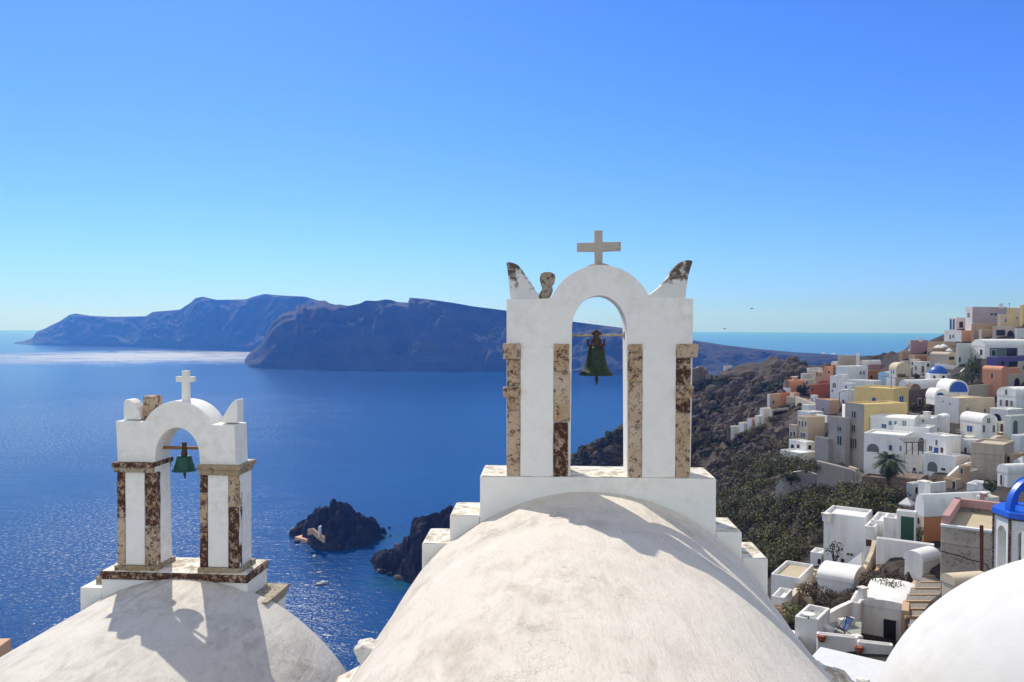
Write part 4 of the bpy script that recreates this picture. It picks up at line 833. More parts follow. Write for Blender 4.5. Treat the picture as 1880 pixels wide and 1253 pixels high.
def ground_np(x, y):
    q = np.stack([x, y], -1); out = np.zeros(len(q))
    for i in range(0, len(q), 4000):
        s_ = q[i:i + 4000]; d = np.hypot(s_[:, None, 0] - XY[None, :, 0], s_[:, None, 1] - XY[None, :, 1]) / 50.
        out[i:i + 4000] = -(d @ sol[:len(XY)]) + sol[len(XY)] + s_ @ sol[len(XY) + 1:] / 100
    return out
def rough_at(x, y):
    v = Vector((x * .03, y * .03, 0)); f = mnoise.fractal(v, 1, 2.1, 5)
    return f * 3.5 - abs(mnoise.fractal(v * 2.2 + Vector((5, 0, 0)), 1, 2.1, 4)) * 6 + 1.5 + mnoise.fractal(v * 7, 1, 2.1, 3) * 1.6
hx = np.array([g.x for g in GROUND]); hy = np.array([g.y for g in GROUND])
def terrain_z(x, y):
    x = np.asarray(x, float); y = np.asarray(y, float); z = ground_np(x, y)
    dm = np.array([np.min(np.hypot(hx - a, hy - b)) for a, b in zip(x, y)])
    wgt = np.clip((dm - 4) / 16, .0, 1) * np.clip((np.hypot(x, y) - 25) / 40, 0, 1)
    return z + np.array([rough_at(a, b) for a, b in zip(x, y)]) * wgt
def mat_ground():
    t = NT('dry_hillside'); n1 = t.noise(.045, 8, .65, .6).outputs[0]; n2 = t.noise(.35, 8, .7).outputs[0]; n3 = t.noise(2.2, 6, .7).outputs[0]
    c = t.mix(t.ramp(n1, [(.38, 0.), (.6, 1.)]), (.034, .025, .019), (.095, .066, .045)); c = t.mix(t.ramp(n2, [(.5, 0.), (.62, 1.)]), c, (.05, .05, .028)); c = t.mix(t.ramp(n3, [(.58, 0.), (.7, .8)]), c, (.17, .13, .10))
    c = t.mix(t.ramp(n3, [(.3, 1.), (.42, 0.)]), c, (.025, .018, .015))
    t.col(c); t.rough(1); t.bump(n2, 1., 1.2); t.bump(n3, 1., .35); return t.m
gx = np.concatenate([np.arange(-100, 20, 4.), np.arange(20, 150, 1.5), np.arange(150, 200, 3.), np.arange(200, 330, 6.)]); gy = np.concatenate([np.arange(-30, 30, 4.), np.arange(30, 250, 1.5), np.arange(250, 360, 2.4), np.arange(360, 480, 6.)])
XX, YY = np.meshgrid(gx, gy); ZZ = terrain_z(XX.ravel(), YY.ravel())
pv = np.stack([XX.ravel(), YY.ravel(), ZZ], -1) @ np.array(CAMROT); dep = np.maximum(-pv[:, 2], .5)
def pxy(z):
    q = np.stack([XX.ravel(), YY.ravel(), z], -1) @ np.array(CAMROT); d = np.maximum(-q[:, 2], .5); return 940 + q[:, 0] / d * FPX, 626.5 - q[:, 1] / d * FPX
for xl, xr, yb, b in SIGHT:                        # the slope falls away in front of each house
    px_, py_ = pxy(ZZ); mar = np.clip((np.maximum(xl - px_, px_ - xr) - 1) / 14, 0, 1)
    zl = YY.ravel() * ray((xl + xr) / 2, yb + 2).z
    s_ = (YY.ravel() < b.C.y - .3) & (YY.ravel() > 28) & (mar < 1); ZZ = np.where(s_ & (ZZ > zl), np.minimum(ZZ, zl + mar * 6), ZZ)
    du = (XX.ravel() - b.C.x) * b.uA.x + (YY.ravel() - b.C.y) * b.uA.y; dv = (XX.ravel() - b.C.x) * b.uB.x + (YY.ravel() - b.C.y) * b.uB.y
    ins = (du > -1.5) & (du < b.wA + 1.5) & (dv > -1.5) & (dv < b.wB + 1.5); ZZ = np.where(ins, np.minimum(ZZ, b.C.z + .4), ZZ)
near = np.hypot(XX.ravel(), YY.ravel()) < 16; ZZ[near] = np.minimum(ZZ[near], -6.0)
m = MB(); nx_, ny_ = len(gx), len(gy)
m.add(list(zip(XX.ravel(), YY.ravel(), ZZ)), [(j * nx_ + i, j * nx_ + i + 1, (j + 1) * nx_ + i + 1, (j + 1) * nx_ + i) for j in range(ny_ - 1) for i in range(nx_ - 1)], False)
hill = m.build('hillside', mat_ground(), loc=(0, 0, 0)); tag(hill, 'dry brown hillside falling from the village to the sea', 'hillside', kind='structure')
from mathutils.bvhtree import BVHTree
hbvh = BVHTree.FromPolygons([tuple(v) for v in m.v], m.f)
def on_hill(px, py, dmin=20):
    r = ray(px, py); n = r.normalized(); h = hbvh.ray_cast(n * dmin, n, 600)
    return h[0]
def drop(x, y):
    h = hbvh.ray_cast(Vector((x, y, 80)), Vector((0, 0, -1)), 400); return h[0].z if h[0] else SEA
# ================================================================ lava rocks in the bay
def lava():
    t = NT('black_lava'); n1 = t.noise(.15, 8, .7).outputs[0]; n2 = t.noise(.8, 8, .75).outputs[0]
    t.col(t.mix(t.ramp(n1, [(.45, 0.), (.7, 1.)]), (.014, .012, .012), (.06, .042, .032))); t.rough(.95); t.bump(n2, 1., 1.5); t.bump(n1, 1., 3.); return t.m
LAVA = lava()
def sea_rock(name, sil, base, dep, label, cat, seed):
    """crest line over px; waterline py over px gives the front shore; the crest stands a little behind it"""
    x0, x1 = sil[0][0], sil[-1][0]; nx, ny = 170, 90; vs = []; fs = []
    for i in range(nx + 1):
        px = x0 + (x1 - x0) * i / nx; yf = Pz(px, lerp_list(base, px), SEA).y; t = i / nx; dd = dep * (math.sin(math.pi * min(max(t, .03), .97)) ** .6); Dm = yf + dd * .45
        cz = P(px, lerp_list(sil, px), Dm).z - SEA; X = P(px, 1000, Dm).x
        for j in range(ny + 1):
            v = j / ny; y = yf + v * dd; u = abs(v - .45) / (.45 if v < .45 else .55)
            prof = max(0, 1 - u ** 1.5)
            q = Vector((X * .10, y * .10, seed)); f = mnoise.fractal(q, 1, 2.1, 7); q2 = Vector((X * .26, y * .26, seed + 3)); g = abs(mnoise.fractal(q2, 1, 2.2, 5)); c_ = mnoise.cell(Vector((X * .35 + f, y * .35, seed)))
            edge = min(1, prof * 3.5); k = 1 - .6 * math.exp(-((u) / .07) ** 2)
            z = cz * prof + (f * 9 - g * 8 + 1.2 + (c_ - .5) * 2.2) * edge * k
            z = min(z, cz * (1.0 - .25 * min(1, u * 2)) + .3 + 1.9 * mnoise.fractal(Vector((X * .4, y * .4, seed + 30)), 1, 2.2, 3) * edge)
            vs.append((X + mnoise.noise(Vector((X * .3, y * .3, seed + 9))) * 1.6, y + mnoise.noise(Vector((X * .3, y * .3, seed + 19))) * 1.4, SEA + (z if prof > .01 else -3)))
    for i in range(nx):
        for j in range(ny): a = i * (ny + 1) + j; fs.append((a, a + ny + 1, a + ny + 2, a + 1))
    m = MB(); m.add(vs, fs, False); o = m.build(name, LAVA); return tag(o, label, cat)
sea_rock('rock_islet', [(535, 985), (538, 972), (550, 962), (564, 953), (574, 940), (580, 929), (590, 930), (603, 929), (607, 920), (612, 915), (628, 919), (638, 928), (649, 940), (661, 950), (675, 953), (689, 958), (692, 974), (705, 978), (718, 986), (720, 1000)], [(535, 984), (560, 990), (580, 999), (589, 1009), (634, 1013), (679, 1005), (708, 996), (720, 988)], 44, 'jagged black lava islet with a quay between the two bell gables', 'islet', 1.7)
sea_rock('rock_headland', [(684, 1030), (690, 1016), (700, 1012), (714, 1013), (727, 1008), (737, 1000), (739, 990), (757, 983), (761, 952), (772, 948), (786, 945), (805, 940), (816, 936), (822, 926), (830, 928), (840, 934), (900, 925), (980, 925)], [(684, 1036), (702, 1052), (730, 1062), (753, 1070), (800, 1078), (980, 1085)], 52, 'black lava headland running into the bay beside the large bell gable', 'rock', 5.2)
for k, (px, py, s_) in enumerate(((700, 1050, 2.0), (716, 1056, 1.6), (733, 1063, 2.2), (748, 1067, 1.5), (692, 1040, 1.4), (545, 996, 1.5), (728, 1001, 1.2))):
    c = Pz(px, py, SEA + .1); o = rock('boulder', c, (s_, s_ * .9, s_ * .7), LAVA if k % 2 else M['dstone'], k + 20., amp=.5, sub=3); tag(o, ['low dark boulder nearest the tip of the lava headland', 'second boulder along the shore of the lava headland', 'brown boulder at the foot of the lava headland', 'last boulder of the shore next to the cream vault', 'small boulder off the tip of the lava headland', 'boulder beside the quay of the islet', 'lone reef rock between islet and headland'][k], 'boulder', 'boulders awash at the foot of the lava rocks')
# quay, stair wall and tiny chapel on the islet
e = empty('quay', Pz(570, 988, SEA + 1), 'pale concrete quay with a sloping stair wall at the foot of the islet', 'quay')
Z1 = SEA + 1.6
m = MB(); q = [Pz(541, 986, Z1), Pz(578, 995, Z1), Pz(598, 990, Z1), Pz(566, 979, Z1)]; m.hexa([v - Vector((0, 0, 3)) for v in q], q); m.build('platform', M['peach'], e)
def ribbon(pts, w_, h, mt, parent=None, name='wall', up=.0):
    m = MB(); L = []
    for i, p_ in enumerate(pts):
        d = (pts[min(i + 1, len(pts) - 1)] - pts[max(i - 1, 0)]); d.z = 0; d.normalize(); n_ = Vector((-d.y, d.x, 0)) * w_ / 2
        L.append((p_ - n_ - Vector((0, 0, h)), p_ + n_ - Vector((0, 0, h)), p_ + n_, p_ - n_))
    vs = [v for r_ in L for v in r_]; fs = []
    for i in range(len(L) - 1):
        for k in range(4): fs.append((i * 4 + k, i * 4 + (k + 1) % 4, (i + 1) * 4 + (k + 1) % 4, (i + 1) * 4 + k))
    fs += [(0, 1, 2, 3), tuple(len(vs) - 4 + k for k in (3, 2, 1, 0))]
    m.add(vs, fs); return m.build(name, mt, parent, .02)
ribbon([P(565, 972, 406), P(575, 970, 406), P(585, 979, 403), P(596, 986, 401)], .8, 3, M['tan'], e, 'stair_wall')
b, r = H('tiny white chapel on the black islet', 584, 587.5, 590.5, 970, 976, 401, 20, 'warm', 'vB', 3, cat='chapel', name='chapel', group=None, dB=2.4)

# ================================================================ boats, buoys, birds
def boat(px, py, L, rz, label, group='boats in the bay', cabin=True):
    c = Pz(px, py, SEA); e = empty('boat', c, label, 'boat', group); k = L / 2; Rz = Matrix.Rotation(rz, 3, 'Z')
    m = MB(); vs = []; fs = []; secs = []
    for i in range(9):
        t = -1 + i / 4; w_ = L * .17 * (1 - max(0, t) ** 2.2) + .02; h = L * .13 * (1 + .45 * max(0, t))
        secs.append([Vector((t * k, y * w_, z)) for y, z in ((-1, h), (-.85, h * .3), (-.3, -.25), (.3, -.25), (.85, h * .3), (1, h), (.85, h), (.75, h * .55), (-.75, h * .55), (-.85, h))])
    n = 10
    for s_ in secs: vs += [c + Rz @ v for v in s_]
    for i in range(8):
        for j in range(n): fs.append((i * n + j, i * n + (j + 1) % n, (i + 1) * n + (j + 1) % n, (i + 1) * n + j))
    fs += [tuple(range(n)), tuple(8 * n + j for j in range(n))[::-1]]
    m.add(vs, fs); m.build('hull', FRAMEW, e)
    if cabin:
        m = MB(); m.box(c + Rz @ Vector((L * .08, 0, L * .06)), L * .26, L * .2, L * .16, rz); m.build('cabin', FRAMEW, e, .05)
        m = MB(); m.box(c + Rz @ Vector((L * .215, 0, L * .14)), L * .012, L * .17, L * .06, rz); m.build('windscreen', GLASSD, e)
    m = MB(); m.box(c + Rz @ Vector((-L * .47, 0, L * .05)), L * .07, L * .07, L * .13, rz); m.build('motor', DARK, e, .02)
    return e
boat(591, 1073, 5.6, .45, 'white motor boat with cabin moored in the bay')
boat(586, 1052, 2.8, .5, 'tiny grey dinghy moored behind the white motor boat', cabin=False)
boat(877, 682, 14, .2, 'distant white boat under the cliff island', cabin=True)
boat(1100, 689, 9, 1.0, 'far small white boat seen under the large bell', cabin=True)
for px, py, mt, lab in ((577, 1023, FRAMEW, 'white mooring buoy near the islet'), (715, 970, DARK, 'dark mooring buoy right of the islet')):
    m = MB(); m.lathe(Pz(px, py, SEA), [(.01, -.4), (.7, -.1), (.85, .35), (.6, .8), (.2, .95), (.12, 1.3), (.01, 1.35)], 14); o = m.build('buoy', mt); tag(o, lab, 'buoy', 'mooring buoys')
for px, py, D, lab in ((1330, 604, 150, 'small gull low over the horizon'), (1380, 567, 150, 'small gull higher in the sky')):
    c = P(px, py, D); m = MB(); m.lathe(c, [(.01, -.25), (.06, -.12), (.08, .05), (.05, .2), (.01, .28)], 8, M=Matrix.Rotation(R(90), 3, 'Y'))
    for s_ in (-1, 1): m.hexa([c + Vector((-.06, s_ * .05, .02)), c + Vector((.1, s_ * .05, .02)), c + Vector((.04, s_ * .38, .13)), c + Vector((-.06, s_ * .55, .03)), c + Vector((-.1, s_ * .4, .1))], [c + Vector((-.06, s_ * .05, .035)), c + Vector((.1, s_ * .05, .035)), c + Vector((.04, s_ * .38, .145)), c + Vector((-.06, s_ * .55, .045)), c + Vector((-.1, s_ * .4, .115))])
    o = m.build('gull', flat('gull_grey', (.2, .2, .2), .8)); tag(o, lab, 'gull', 'gulls over the sea')

# ================================================================ plants
def leafmat(name, a, b, c=None):
    t = NT(name); n1 = t.noise(.5, 5, .65).outputs[0]; n2 = t.noise(3.5, 4, .7).outputs[0]
    k = t.mix(t.ramp(n1, [(.38, 0.), (.62, 1.)]), a, b); t.col(t.mix(t.ramp(n2, [(.55, 0.), (.72, .8)]), k, c or tuple(x * 1.7 for x in b))); t.rough(.8); return t.m
LG = leafmat('scrub_green', (.050, .052, .012), (.115, .105, .025)); LB = leafmat('scrub_brown', (.060, .042, .024), (.115, .080, .045)); LD = leafmat('leaf_dark', (.018, .024, .009), (.05, .055, .016)); LY = leafmat('leaf_light', (.08, .10, .03), (.15, .15, .05)); LF = leafmat('leaf_flowering', (.05, .075, .03), (.11, .13, .06), (.22, .2, .13))
rng = random.Random(11)
def leaves(m, c, rx, ry, rz_, n, s0, clumps=7):
    cl = []
    for _ in range(clumps):
        a = rng.uniform(0, 6.283); q = rng.random() ** .5; h = rng.uniform(.1, .95)
        cl.append((Vector((math.cos(a) * q * rx * .75 * math.sqrt(1 - h * h * .7), math.sin(a) * q * ry * .75 * math.sqrt(1 - h * h * .7), h * rz_ * .8)), rng.uniform(.32, .58)))
    for i in range(n):
        o, r_ = cl[i % clumps]
        d = Vector((rng.gauss(0, 1), rng.gauss(0, 1), rng.gauss(0, 1))).normalized(); rad = rng.random() ** .22
        p_ = c + o + Vector((d.x * rx * r_, d.y * ry * r_, d.z * rz_ * r_ * .8)) * rad
        nn = (d + Vector((rng.gauss(0, .45), rng.gauss(0, .45), rng.gauss(0, .45) + .2))).normalized(); u = nn.orthogonal().normalized(); v = nn.cross(u); a = rng.uniform(0, 6.283); u, v = u * math.cos(a) + v * math.sin(a), v * math.cos(a) - u * math.sin(a); s_ = s0 * rng.uniform(.6, 1.3)
        m.v += [tuple(p_ - u * s_), tuple(p_ + v * s_ * .6), tuple(p_ + u * s_), tuple(p_ - v * s_ * .6)]; k = len(m.v); m.f.append((k - 4, k - 3, k - 2, k - 1)); m.sm.append(False)
def plant(name, px, py, D, r_, h, mt, label, cat, n=700, leaf=.13, group=None, trunk=0):
    base = P(px, py, D); e = empty(name, base, label, cat, group); m = MB(); leaves(m, base + Vector((0, 0, trunk)), r_, r_, h, n, leaf, 10); m.build('foliage' if not trunk else 'crown', mt, e)
    t = MB()
    for k in range(4 if not trunk else 3):
        a = k * 1.7; t.tube([base + Vector((0, 0, -.6)), base + Vector((math.cos(a) * r_ * .15, math.sin(a) * r_ * .15, trunk * .7 + h * .1)), base + Vector((math.cos(a) * r_ * .5, math.sin(a) * r_ * .5, trunk + h * .55))], [.10 + trunk * .04, .07, .02], 6)
    t.build('trunk' if trunk else 'stem', BROWN, e); return e
hxy = [(b.p(b.wA / 2, b.wB / 2, 0), max(b.wA, b.wB) * .6) for *_, b in SIGHT]
def scatter(name, label, polys, n, rmin, rmax, mt, leaf, cnt, hk=.75, thr=-9, seed=0):
    m = MB(); got = 0; tries = 0
    while got < n and tries < n * 12:
        tries += 1; x0, y0, x1, y1 = polys[rng.randrange(len(polys))]; px, py = rng.uniform(x0, x1), rng.uniform(y0, y1)
        h = on_hill(px, py, 40)
        if h is None or h.z < SEA + 2: continue
        if mnoise.noise(Vector((h.x * .035, h.y * .035, seed))) < thr: continue
        if any((h - c).xy.length < r_ * .8 + .5 for c, r_ in hxy): continue
        k = (h.length / 130) ** .55; r_ = rng.uniform(rmin, rmax) * k
        leaves(m, h + Vector((0, 0, -r_ * .15)), r_, r_, r_ * hk, int(cnt * (r_ / rmax) ** 1.2) + 12, leaf * k, 5); got += 1
    o = m.build(name, mt); return tag(o, label, 'shrubs', kind='stuff')
Zg = [(1270, 790, 1420, 900), (1330, 800, 1470, 880), (1300, 880, 1430, 1000), (1380, 900, 1510, 1040), (1500, 905, 1640, 950), (1440, 860, 1530, 960), (1390, 990, 1480, 1050), (1280, 900, 1400, 960)]
scatter('scrub', 'dense green scrub on the ravine slope below the village', Zg, 215, 1.0, 4.6, LG, .17, 640, thr=.0, seed=1)
scatter('scrub', 'dry brown scrub on the ravine slope', Zg + [(1050, 780, 1290, 860), (1270, 700, 1440, 800)], 300, .8, 2.6, LB, .17, 420, thr=-.05, seed=7)
scatter('scrub', 'dark low bushes dotted over the castle headland', [(1262, 668, 1480, 760), (1050, 790, 1200, 860), (1270, 700, 1400, 840), (1400, 690, 1500, 720)], 340, .5, 1.6, LD, .2, 130, thr=-.1, seed=3)
scatter('scrub', 'low yellowish brush between the near white houses', [(1600, 1040, 1668, 1105), (1430, 1088, 1530, 1150), (1560, 1070, 1620, 1110), (1520, 1085, 1580, 1125)], 60, .6, 1.3, LB, .08, 420, seed=5)
plant('shrub', 1636, 1096, 61, 1.5, 1.6, LG, 'rounded olive green shrub beside the stone steps', 'shrub', 1500, .09)
plant('shrub', 1612, 1078, 64, 1.6, 1.3, LB, 'brownish shrub above the dark door house', 'shrub', 1300, .09)
plant('shrub', 1500, 1102, 63, 1.7, 1.2, LB, 'dry brown bush under the low barrel roof', 'shrub', 1300, .09)
plant('shrub', 1462, 1132, 60, 1.6, 1.1, LY, 'yellow green bush above the corner terrace', 'shrub', 1300, .08)
plant('flowering_plant', 1688, 998, 72, .45, 1.6, LY, 'yellow green plant growing beside the green double door', 'plant', 500, .07)
plant('small_tree', 1532, 1045, 76, .9, 1.3, LD, 'thin spindly tree against the tall blank white wall', 'tree', 170, .11, trunk=1.2)
plant('round_tree', 1475, 726, 219, 1.8, 2.3, LD, 'round dark tree beside the terracotta wall', 'tree', 900, .2, trunk=.8)
plant('tree', 1785, 700, 181, 2.6, 5.0, LF, 'tall pale leafed tree climbing the slope beside the violet wall', 'tree', 1800, .2, trunk=.6)
plant('shrub', 1766, 702, 180, 2.2, 2.2, LF, 'spreading pale green bush right of the blue dome', 'shrub', 1000, .2)
plant('shrub', 1792, 716, 176, 2.0, 1.8, LD, 'dark bush with white flowers below the climbing tree', 'shrub', 800, .2)
plant('shrub', 1676, 753, 166, 1.0, 1.8, LG, 'green bush at the dark rubble stone house', 'shrub', 500, .13)
plant('shrub', 1703, 752, 165, .8, 1.1, LY, 'pale flower bush right of the rubble house door', 'shrub', 350, .12)
plant('shrub', 1657, 694, 203, 1.6, 1.0, LG, 'low bush under the cream barrel house', 'shrub', 400, .18)
plant('shrub', 1680, 700, 203, 1.3, 2.0, LD, 'dark tangle of creeper left of the blue dome', 'shrub', 500, .18)
plant('tree', 1602, 945, 106, 1.5, 3.2, LG, 'bright green conical tree beneath the palm', 'tree', 1500, .12, trunk=.5)
plant('tree', 1640, 942, 103, 2.0, 2.6, LD, 'dark bushy tree right beneath the palm', 'tree', 1700, .12, trunk=.4)
plant('shrub', 1582, 938, 110, 1.9, 2.0, LG, 'green bush under the grey retaining wall', 'shrub', 1200, .13)
plant('shrub', 1450, 847, 144, 1.3, .7, LY, 'planted green bed on the white terrace wall', 'shrub', 400, .12)
plant('shrub', 1816, 905, 90, .7, 1.5, LF, 'spiky grey green agave like plant on the upper roof terrace', 'plant', 260, .16)

# palm
def palm(px, py, D, H_, label):
    base = P(px, py, D); e = empty('palm_tree', base, label, 'palm tree'); top = base + Vector((.1, 0, H_))
    m = MB(); n = 16; m.tube([base.lerp(top, i / n) + Vector((.03 * math.sin(i * 2.4), .03 * math.cos(i * 2.4), 0)) for i in range(n + 1)], [.26 + .03 * (i % 2) for i in range(n + 1)], 10); m.build('trunk', flat('palm_trunk', (.12, .085, .055), .95, 0, .4, 6), e)
    sk = MB(); gr = MB()
    for k in range(150):
        a = rng.uniform(0, 6.283); el = rng.uniform(-1.05, 1.25) if k < 90 else rng.uniform(-1.4, -.7); L = rng.uniform(1.95, 2.6) * (.8 if el < -.6 else 1); mb = gr if el > -.45 else sk
        d = Vector((math.cos(a) * math.cos(el), math.sin(a) * math.cos(el), math.sin(el))); side = Vector((-math.sin(a), math.cos(a), 0)); pts = []
        for i in range(9): t = i / 8; pts.append(top + d * L * t + Vector((0, 0, -.6 * L * t * t * (.5 if el < -.3 else .8))))
        for i in range(8):
            p0, p1 = pts[i], pts[i + 1]; tdir = (p1 - p0).normalized(); up = side.cross(tdir)
            if i < 1: continue
            for q in range(3):
                pp = p0.lerp(p1, q / 3)
                for s_ in (-1, 1):
                    w_ = .5 * math.sin(math.pi * min(.97, (i + q / 3) / 8.5)) + .10; tip = pp + side * s_ * w_ + tdir * .22 + Vector((0, 0, -.22 * w_)) + up * .05
                    kk = len(mb.v); mb.v += [tuple(pp - tdir * .035), tuple(tip), tuple(pp + tdir * .04)]; mb.f.append((kk, kk + 1, kk + 2)); mb.sm.append(False)
    gr.build('crown', leafmat('palm_green', (.035, .06, .018), (.07, .105, .03)), e); sk.build('dead_frond_skirt', leafmat('palm_dead', (.03, .032, .016), (.06, .05, .025)), e)
palm(1629, 926, 110, 5.9, 'tall palm tree in front of the long white house')

# ================================================================ village details
def lab2obj(lb): return next(o for o in bpy.data.objects if o.get('label') == lb)
# blue dome on its drum
D = 188; c = P(1722, 700, D); k = D / FPX
e = empty('domed_chapel', c, 'white octagonal drum with bright blue dome and small cross', 'chapel')
m = MB(); r_ = 19 * k / math.cos(R(22.5)); q = [Vector((c.x + r_ * math.cos(R(22.5 + 45 * i)), c.y + r_ * math.sin(R(22.5 + 45 * i)), 0)) for i in range(8)]
zt = P(1722, 686, D).z; m.hexa([Vector((v.x, v.y, c.z - 3)) for v in q], [Vector((v.x, v.y, zt)) for v in q]); m.build('drum', M['white'], e, .06)
m = MB(); hd = 14.5 * k; m.lathe(Vector((c.x, c.y, zt - .02)), [(15.8 * k * math.cos(R(a)), hd * math.sin(R(a))) for a in range(0, 90, 6)] + [(.001, hd)], 32); m.build('dome', M['blue'], e)
m = MB(); zz = zt + hd; m.box((c.x, c.y, zz - .05), .12, .12, .75); m.box((c.x, c.y, zz + .35), .5, .12, .12); m.build('cross', FRAMEW, e)
for i, (a, w_) in enumerate(((-90, 'd'), (-135, 's'), (-45, 's'))):
    ca, sa = math.cos(R(a)), math.sin(R(a)); rr = 19 * k + .03; cc = Vector((c.x + ca * rr, c.y + sa * rr, zt - 1.25)); tn = Vector((-sa, ca, 0)); o_ = Vector((ca, sa, 0)); m = MB()
    pl = [(-.28, 0), (.28, 0)] + [(.28 * math.cos(R(t)), .62 + .28 * math.sin(R(t))) for t in range(0, 181, 20)]
    m.hexa([cc + tn * u + Vector((0, 0, z)) - o_ * .03 for u, z in pl], [cc + tn * u + Vector((0, 0, z)) + o_ * .03 for u, z in pl]); m.build('window', WM[w_], e)
def lunette(hb, frac, px, rise, rootm=M['blue']):
    b, root = hb; kk = b.C.y / FPX; W_ = b.wA; m = MB(); rz = rise * kk
    pl = [(W_ / 2 + W_ / 2 * frac * math.cos(R(t)) + px, -.0 + rz * math.sin(R(t)) ** .85) for t in range(0, 181, 10)]
    m.hexa([b.p(u, -.10, b.h + z) for u, z in pl], [b.p(u, -.02, b.h + z) for u, z in pl]); m.build('lunette', rootm, root)
lunette(CH1, .90, 0, 19); lunette(CH2, .62, .3, 10)
# low walls that tie the houses together
def lowwall(pts, w_, h, mt, label, group='low terrace walls between the houses', name='terrace_wall', cat='wall'):
    q = [P(*p_) for p_ in pts]; o = ribbon(q, w_, h + 1.5, M[mt] if isinstance(mt, str) else mt, None, name); return tag(o, label, cat, group)
LW = 'low white terrace wall among the village houses'
for pts in ([(1700, 888, 103), (1735, 884, 103)], [(1640, 785, 139), (1700, 790, 136)], [(1738, 806, 131), (1764, 800, 132)], [(1560, 748, 152), (1548, 742, 160)], [(1770, 838, 122), (1785, 842, 118)], [(1690, 690, 206), (1720, 694, 204)], [(1756, 690, 199), (1770, 676, 202)],
            [(1828, 812, 128), (1850, 806, 128)], [(1740, 874, 112), (1760, 856, 116), (1782, 848, 117)], [(1862, 846, 112), (1880, 838, 110)], [(1500, 760, 172), (1520, 764, 168)], [(1514, 742, 190), (1500, 740, 192)], [(1600, 714, 205), (1640, 706, 205)], [(1790, 626, 226), (1822, 622, 226)], [(1716, 668, 214), (1755, 672, 210)]):
    lowwall(pts, .35, 1.3, 'white', LW)
TW = 'weathered tan terrace wall on the village slope'
for pts in ([(1664, 757, 160), (1690, 762, 159), (1716, 764, 158)], [(1716, 778, 152), (1745, 790, 146), (1765, 790, 142)], [(1445, 728, 214), (1490, 734, 206)], [(1500, 742, 192), (1462, 728, 205)], [(1560, 856, 130), (1575, 861, 128)], [(1640, 668, 232), (1668, 664, 230)]):
    lowwall(pts, .5, 1.6, 'beige', TW, 'tan terrace walls on the village slope')
lowwall([(1500, 846, 131), (1530, 853, 130), (1560, 861, 129), (1578, 868, 128.5), (1584, 884, 127)], 1.2, 5.2, 'grey', 'grey cement retaining wall slanting down under the grey tower', None, 'retaining_wall')
lowwall([(1426, 893, 135), (1440, 875, 134), (1458, 866, 133.5), (1478, 864, 133), (1503, 872, 132)], .8, 4.2, 'grey', 'ruined grey garden wall overgrown with creeper', None, 'retaining_wall')
plant('creeper', 1452, 885, 132, 1.6, 1.4, LD, 'dark creeper hanging over the ruined grey garden wall', 'creeper', 900, .13)
plant('creeper', 1480, 862, 131, 2.4, 1.0, LG, 'bushy creeper along the top of the ruined garden wall', 'creeper', 900, .13)
lowwall([(1408, 672, 336), (1413, 665, 335), (1424, 661, 334), (1436, 660.5, 335), (1440, 663, 335), (1452, 661, 334), (1462, 660, 334), (1466, 664, 333), (1470, 674, 331)], 2.5, 3.5, 'stone', 'broken castle ruin wall on the headland top', 'castle ruins on the headland', 'castle_ruin', 'ruin')
lowwall([(1258, 682, 300), (1264, 677, 300), (1278, 676, 300), (1282, 673.5, 300), (1290, 674, 300), (1294, 680, 299)], 3, 5, 'stone', 'brown ruined house wall on the headland near the large bell gable', 'castle ruins on the headland', 'castle_ruin', 'ruin')
# sunlit plaster ledges near the scrub
for i, (pts, lb) in enumerate((([(1482, 1044, 77), (1465, 1072, 70)], 'tan capped parapet, upper left of the low barrel roof'), ([(1492, 1052, 75), (1478, 1074, 70)], 'second tan capped parapet against the low barrel roof'), ([(1464, 1080, 67), (1442, 1106, 62)], 'long tan capped parapet running down to the scrub'), ([(1465, 1083, 67), (1496, 1094, 65)], 'short cross wall with tan cap below the barrel roof'), ([(1481, 1044, 77), (1516, 1048, 75)], 'tan capped wall at the foot of the tall blank wall'))):
    lowwall(pts, .45, .7, 'cream', lb, 'tan capped parapets at the scrub edge', 'parapet')
for i in range(4):
    p0 = (1424 + i * 6, 1112 + i * 5, 62 - i * .4); lowwall([p0, (p0[0] + 9, p0[1] - 11, p0[2] + 2.2)], .35, .25, 'peach', ['topmost small peach garden step beside the cream vault', 'second small peach garden step beside the cream vault', 'third small peach garden step beside the cream vault', 'lowest small peach garden step beside the cream vault'][i], 'peach garden steps', 'garden_step', 'step')
lowwall([(1535, 1052, 72), (1560, 1032, 71), (1584, 1014, 70)], .3, 1.1, 'white', 'white slanting stair parapet in front of the tall blank wall', None, 'stair_parapet')
lowwall([(1572, 1062, 68), (1586, 1044, 69), (1600, 1014, 71), (1606, 992, 72)], .35, 1.0, 'cream', 'cream curved stair parapet climbing to the brown hatch', None, 'stair_parapet')
lowwall([(1566, 1092, 62), (1596, 1080, 63), (1618, 1076, 64)], .4, .8, 'stone', 'dark stone garden edge beside the low barrel roof', None, 'garden_edge')
lowwall([(1612, 1068, 66), (1606, 1052, 68), (1622, 1038, 69)], .5, .7, 'peach', 'pinkish rounded garden kerb over the shrubs', None, 'garden_kerb', 'kerb')
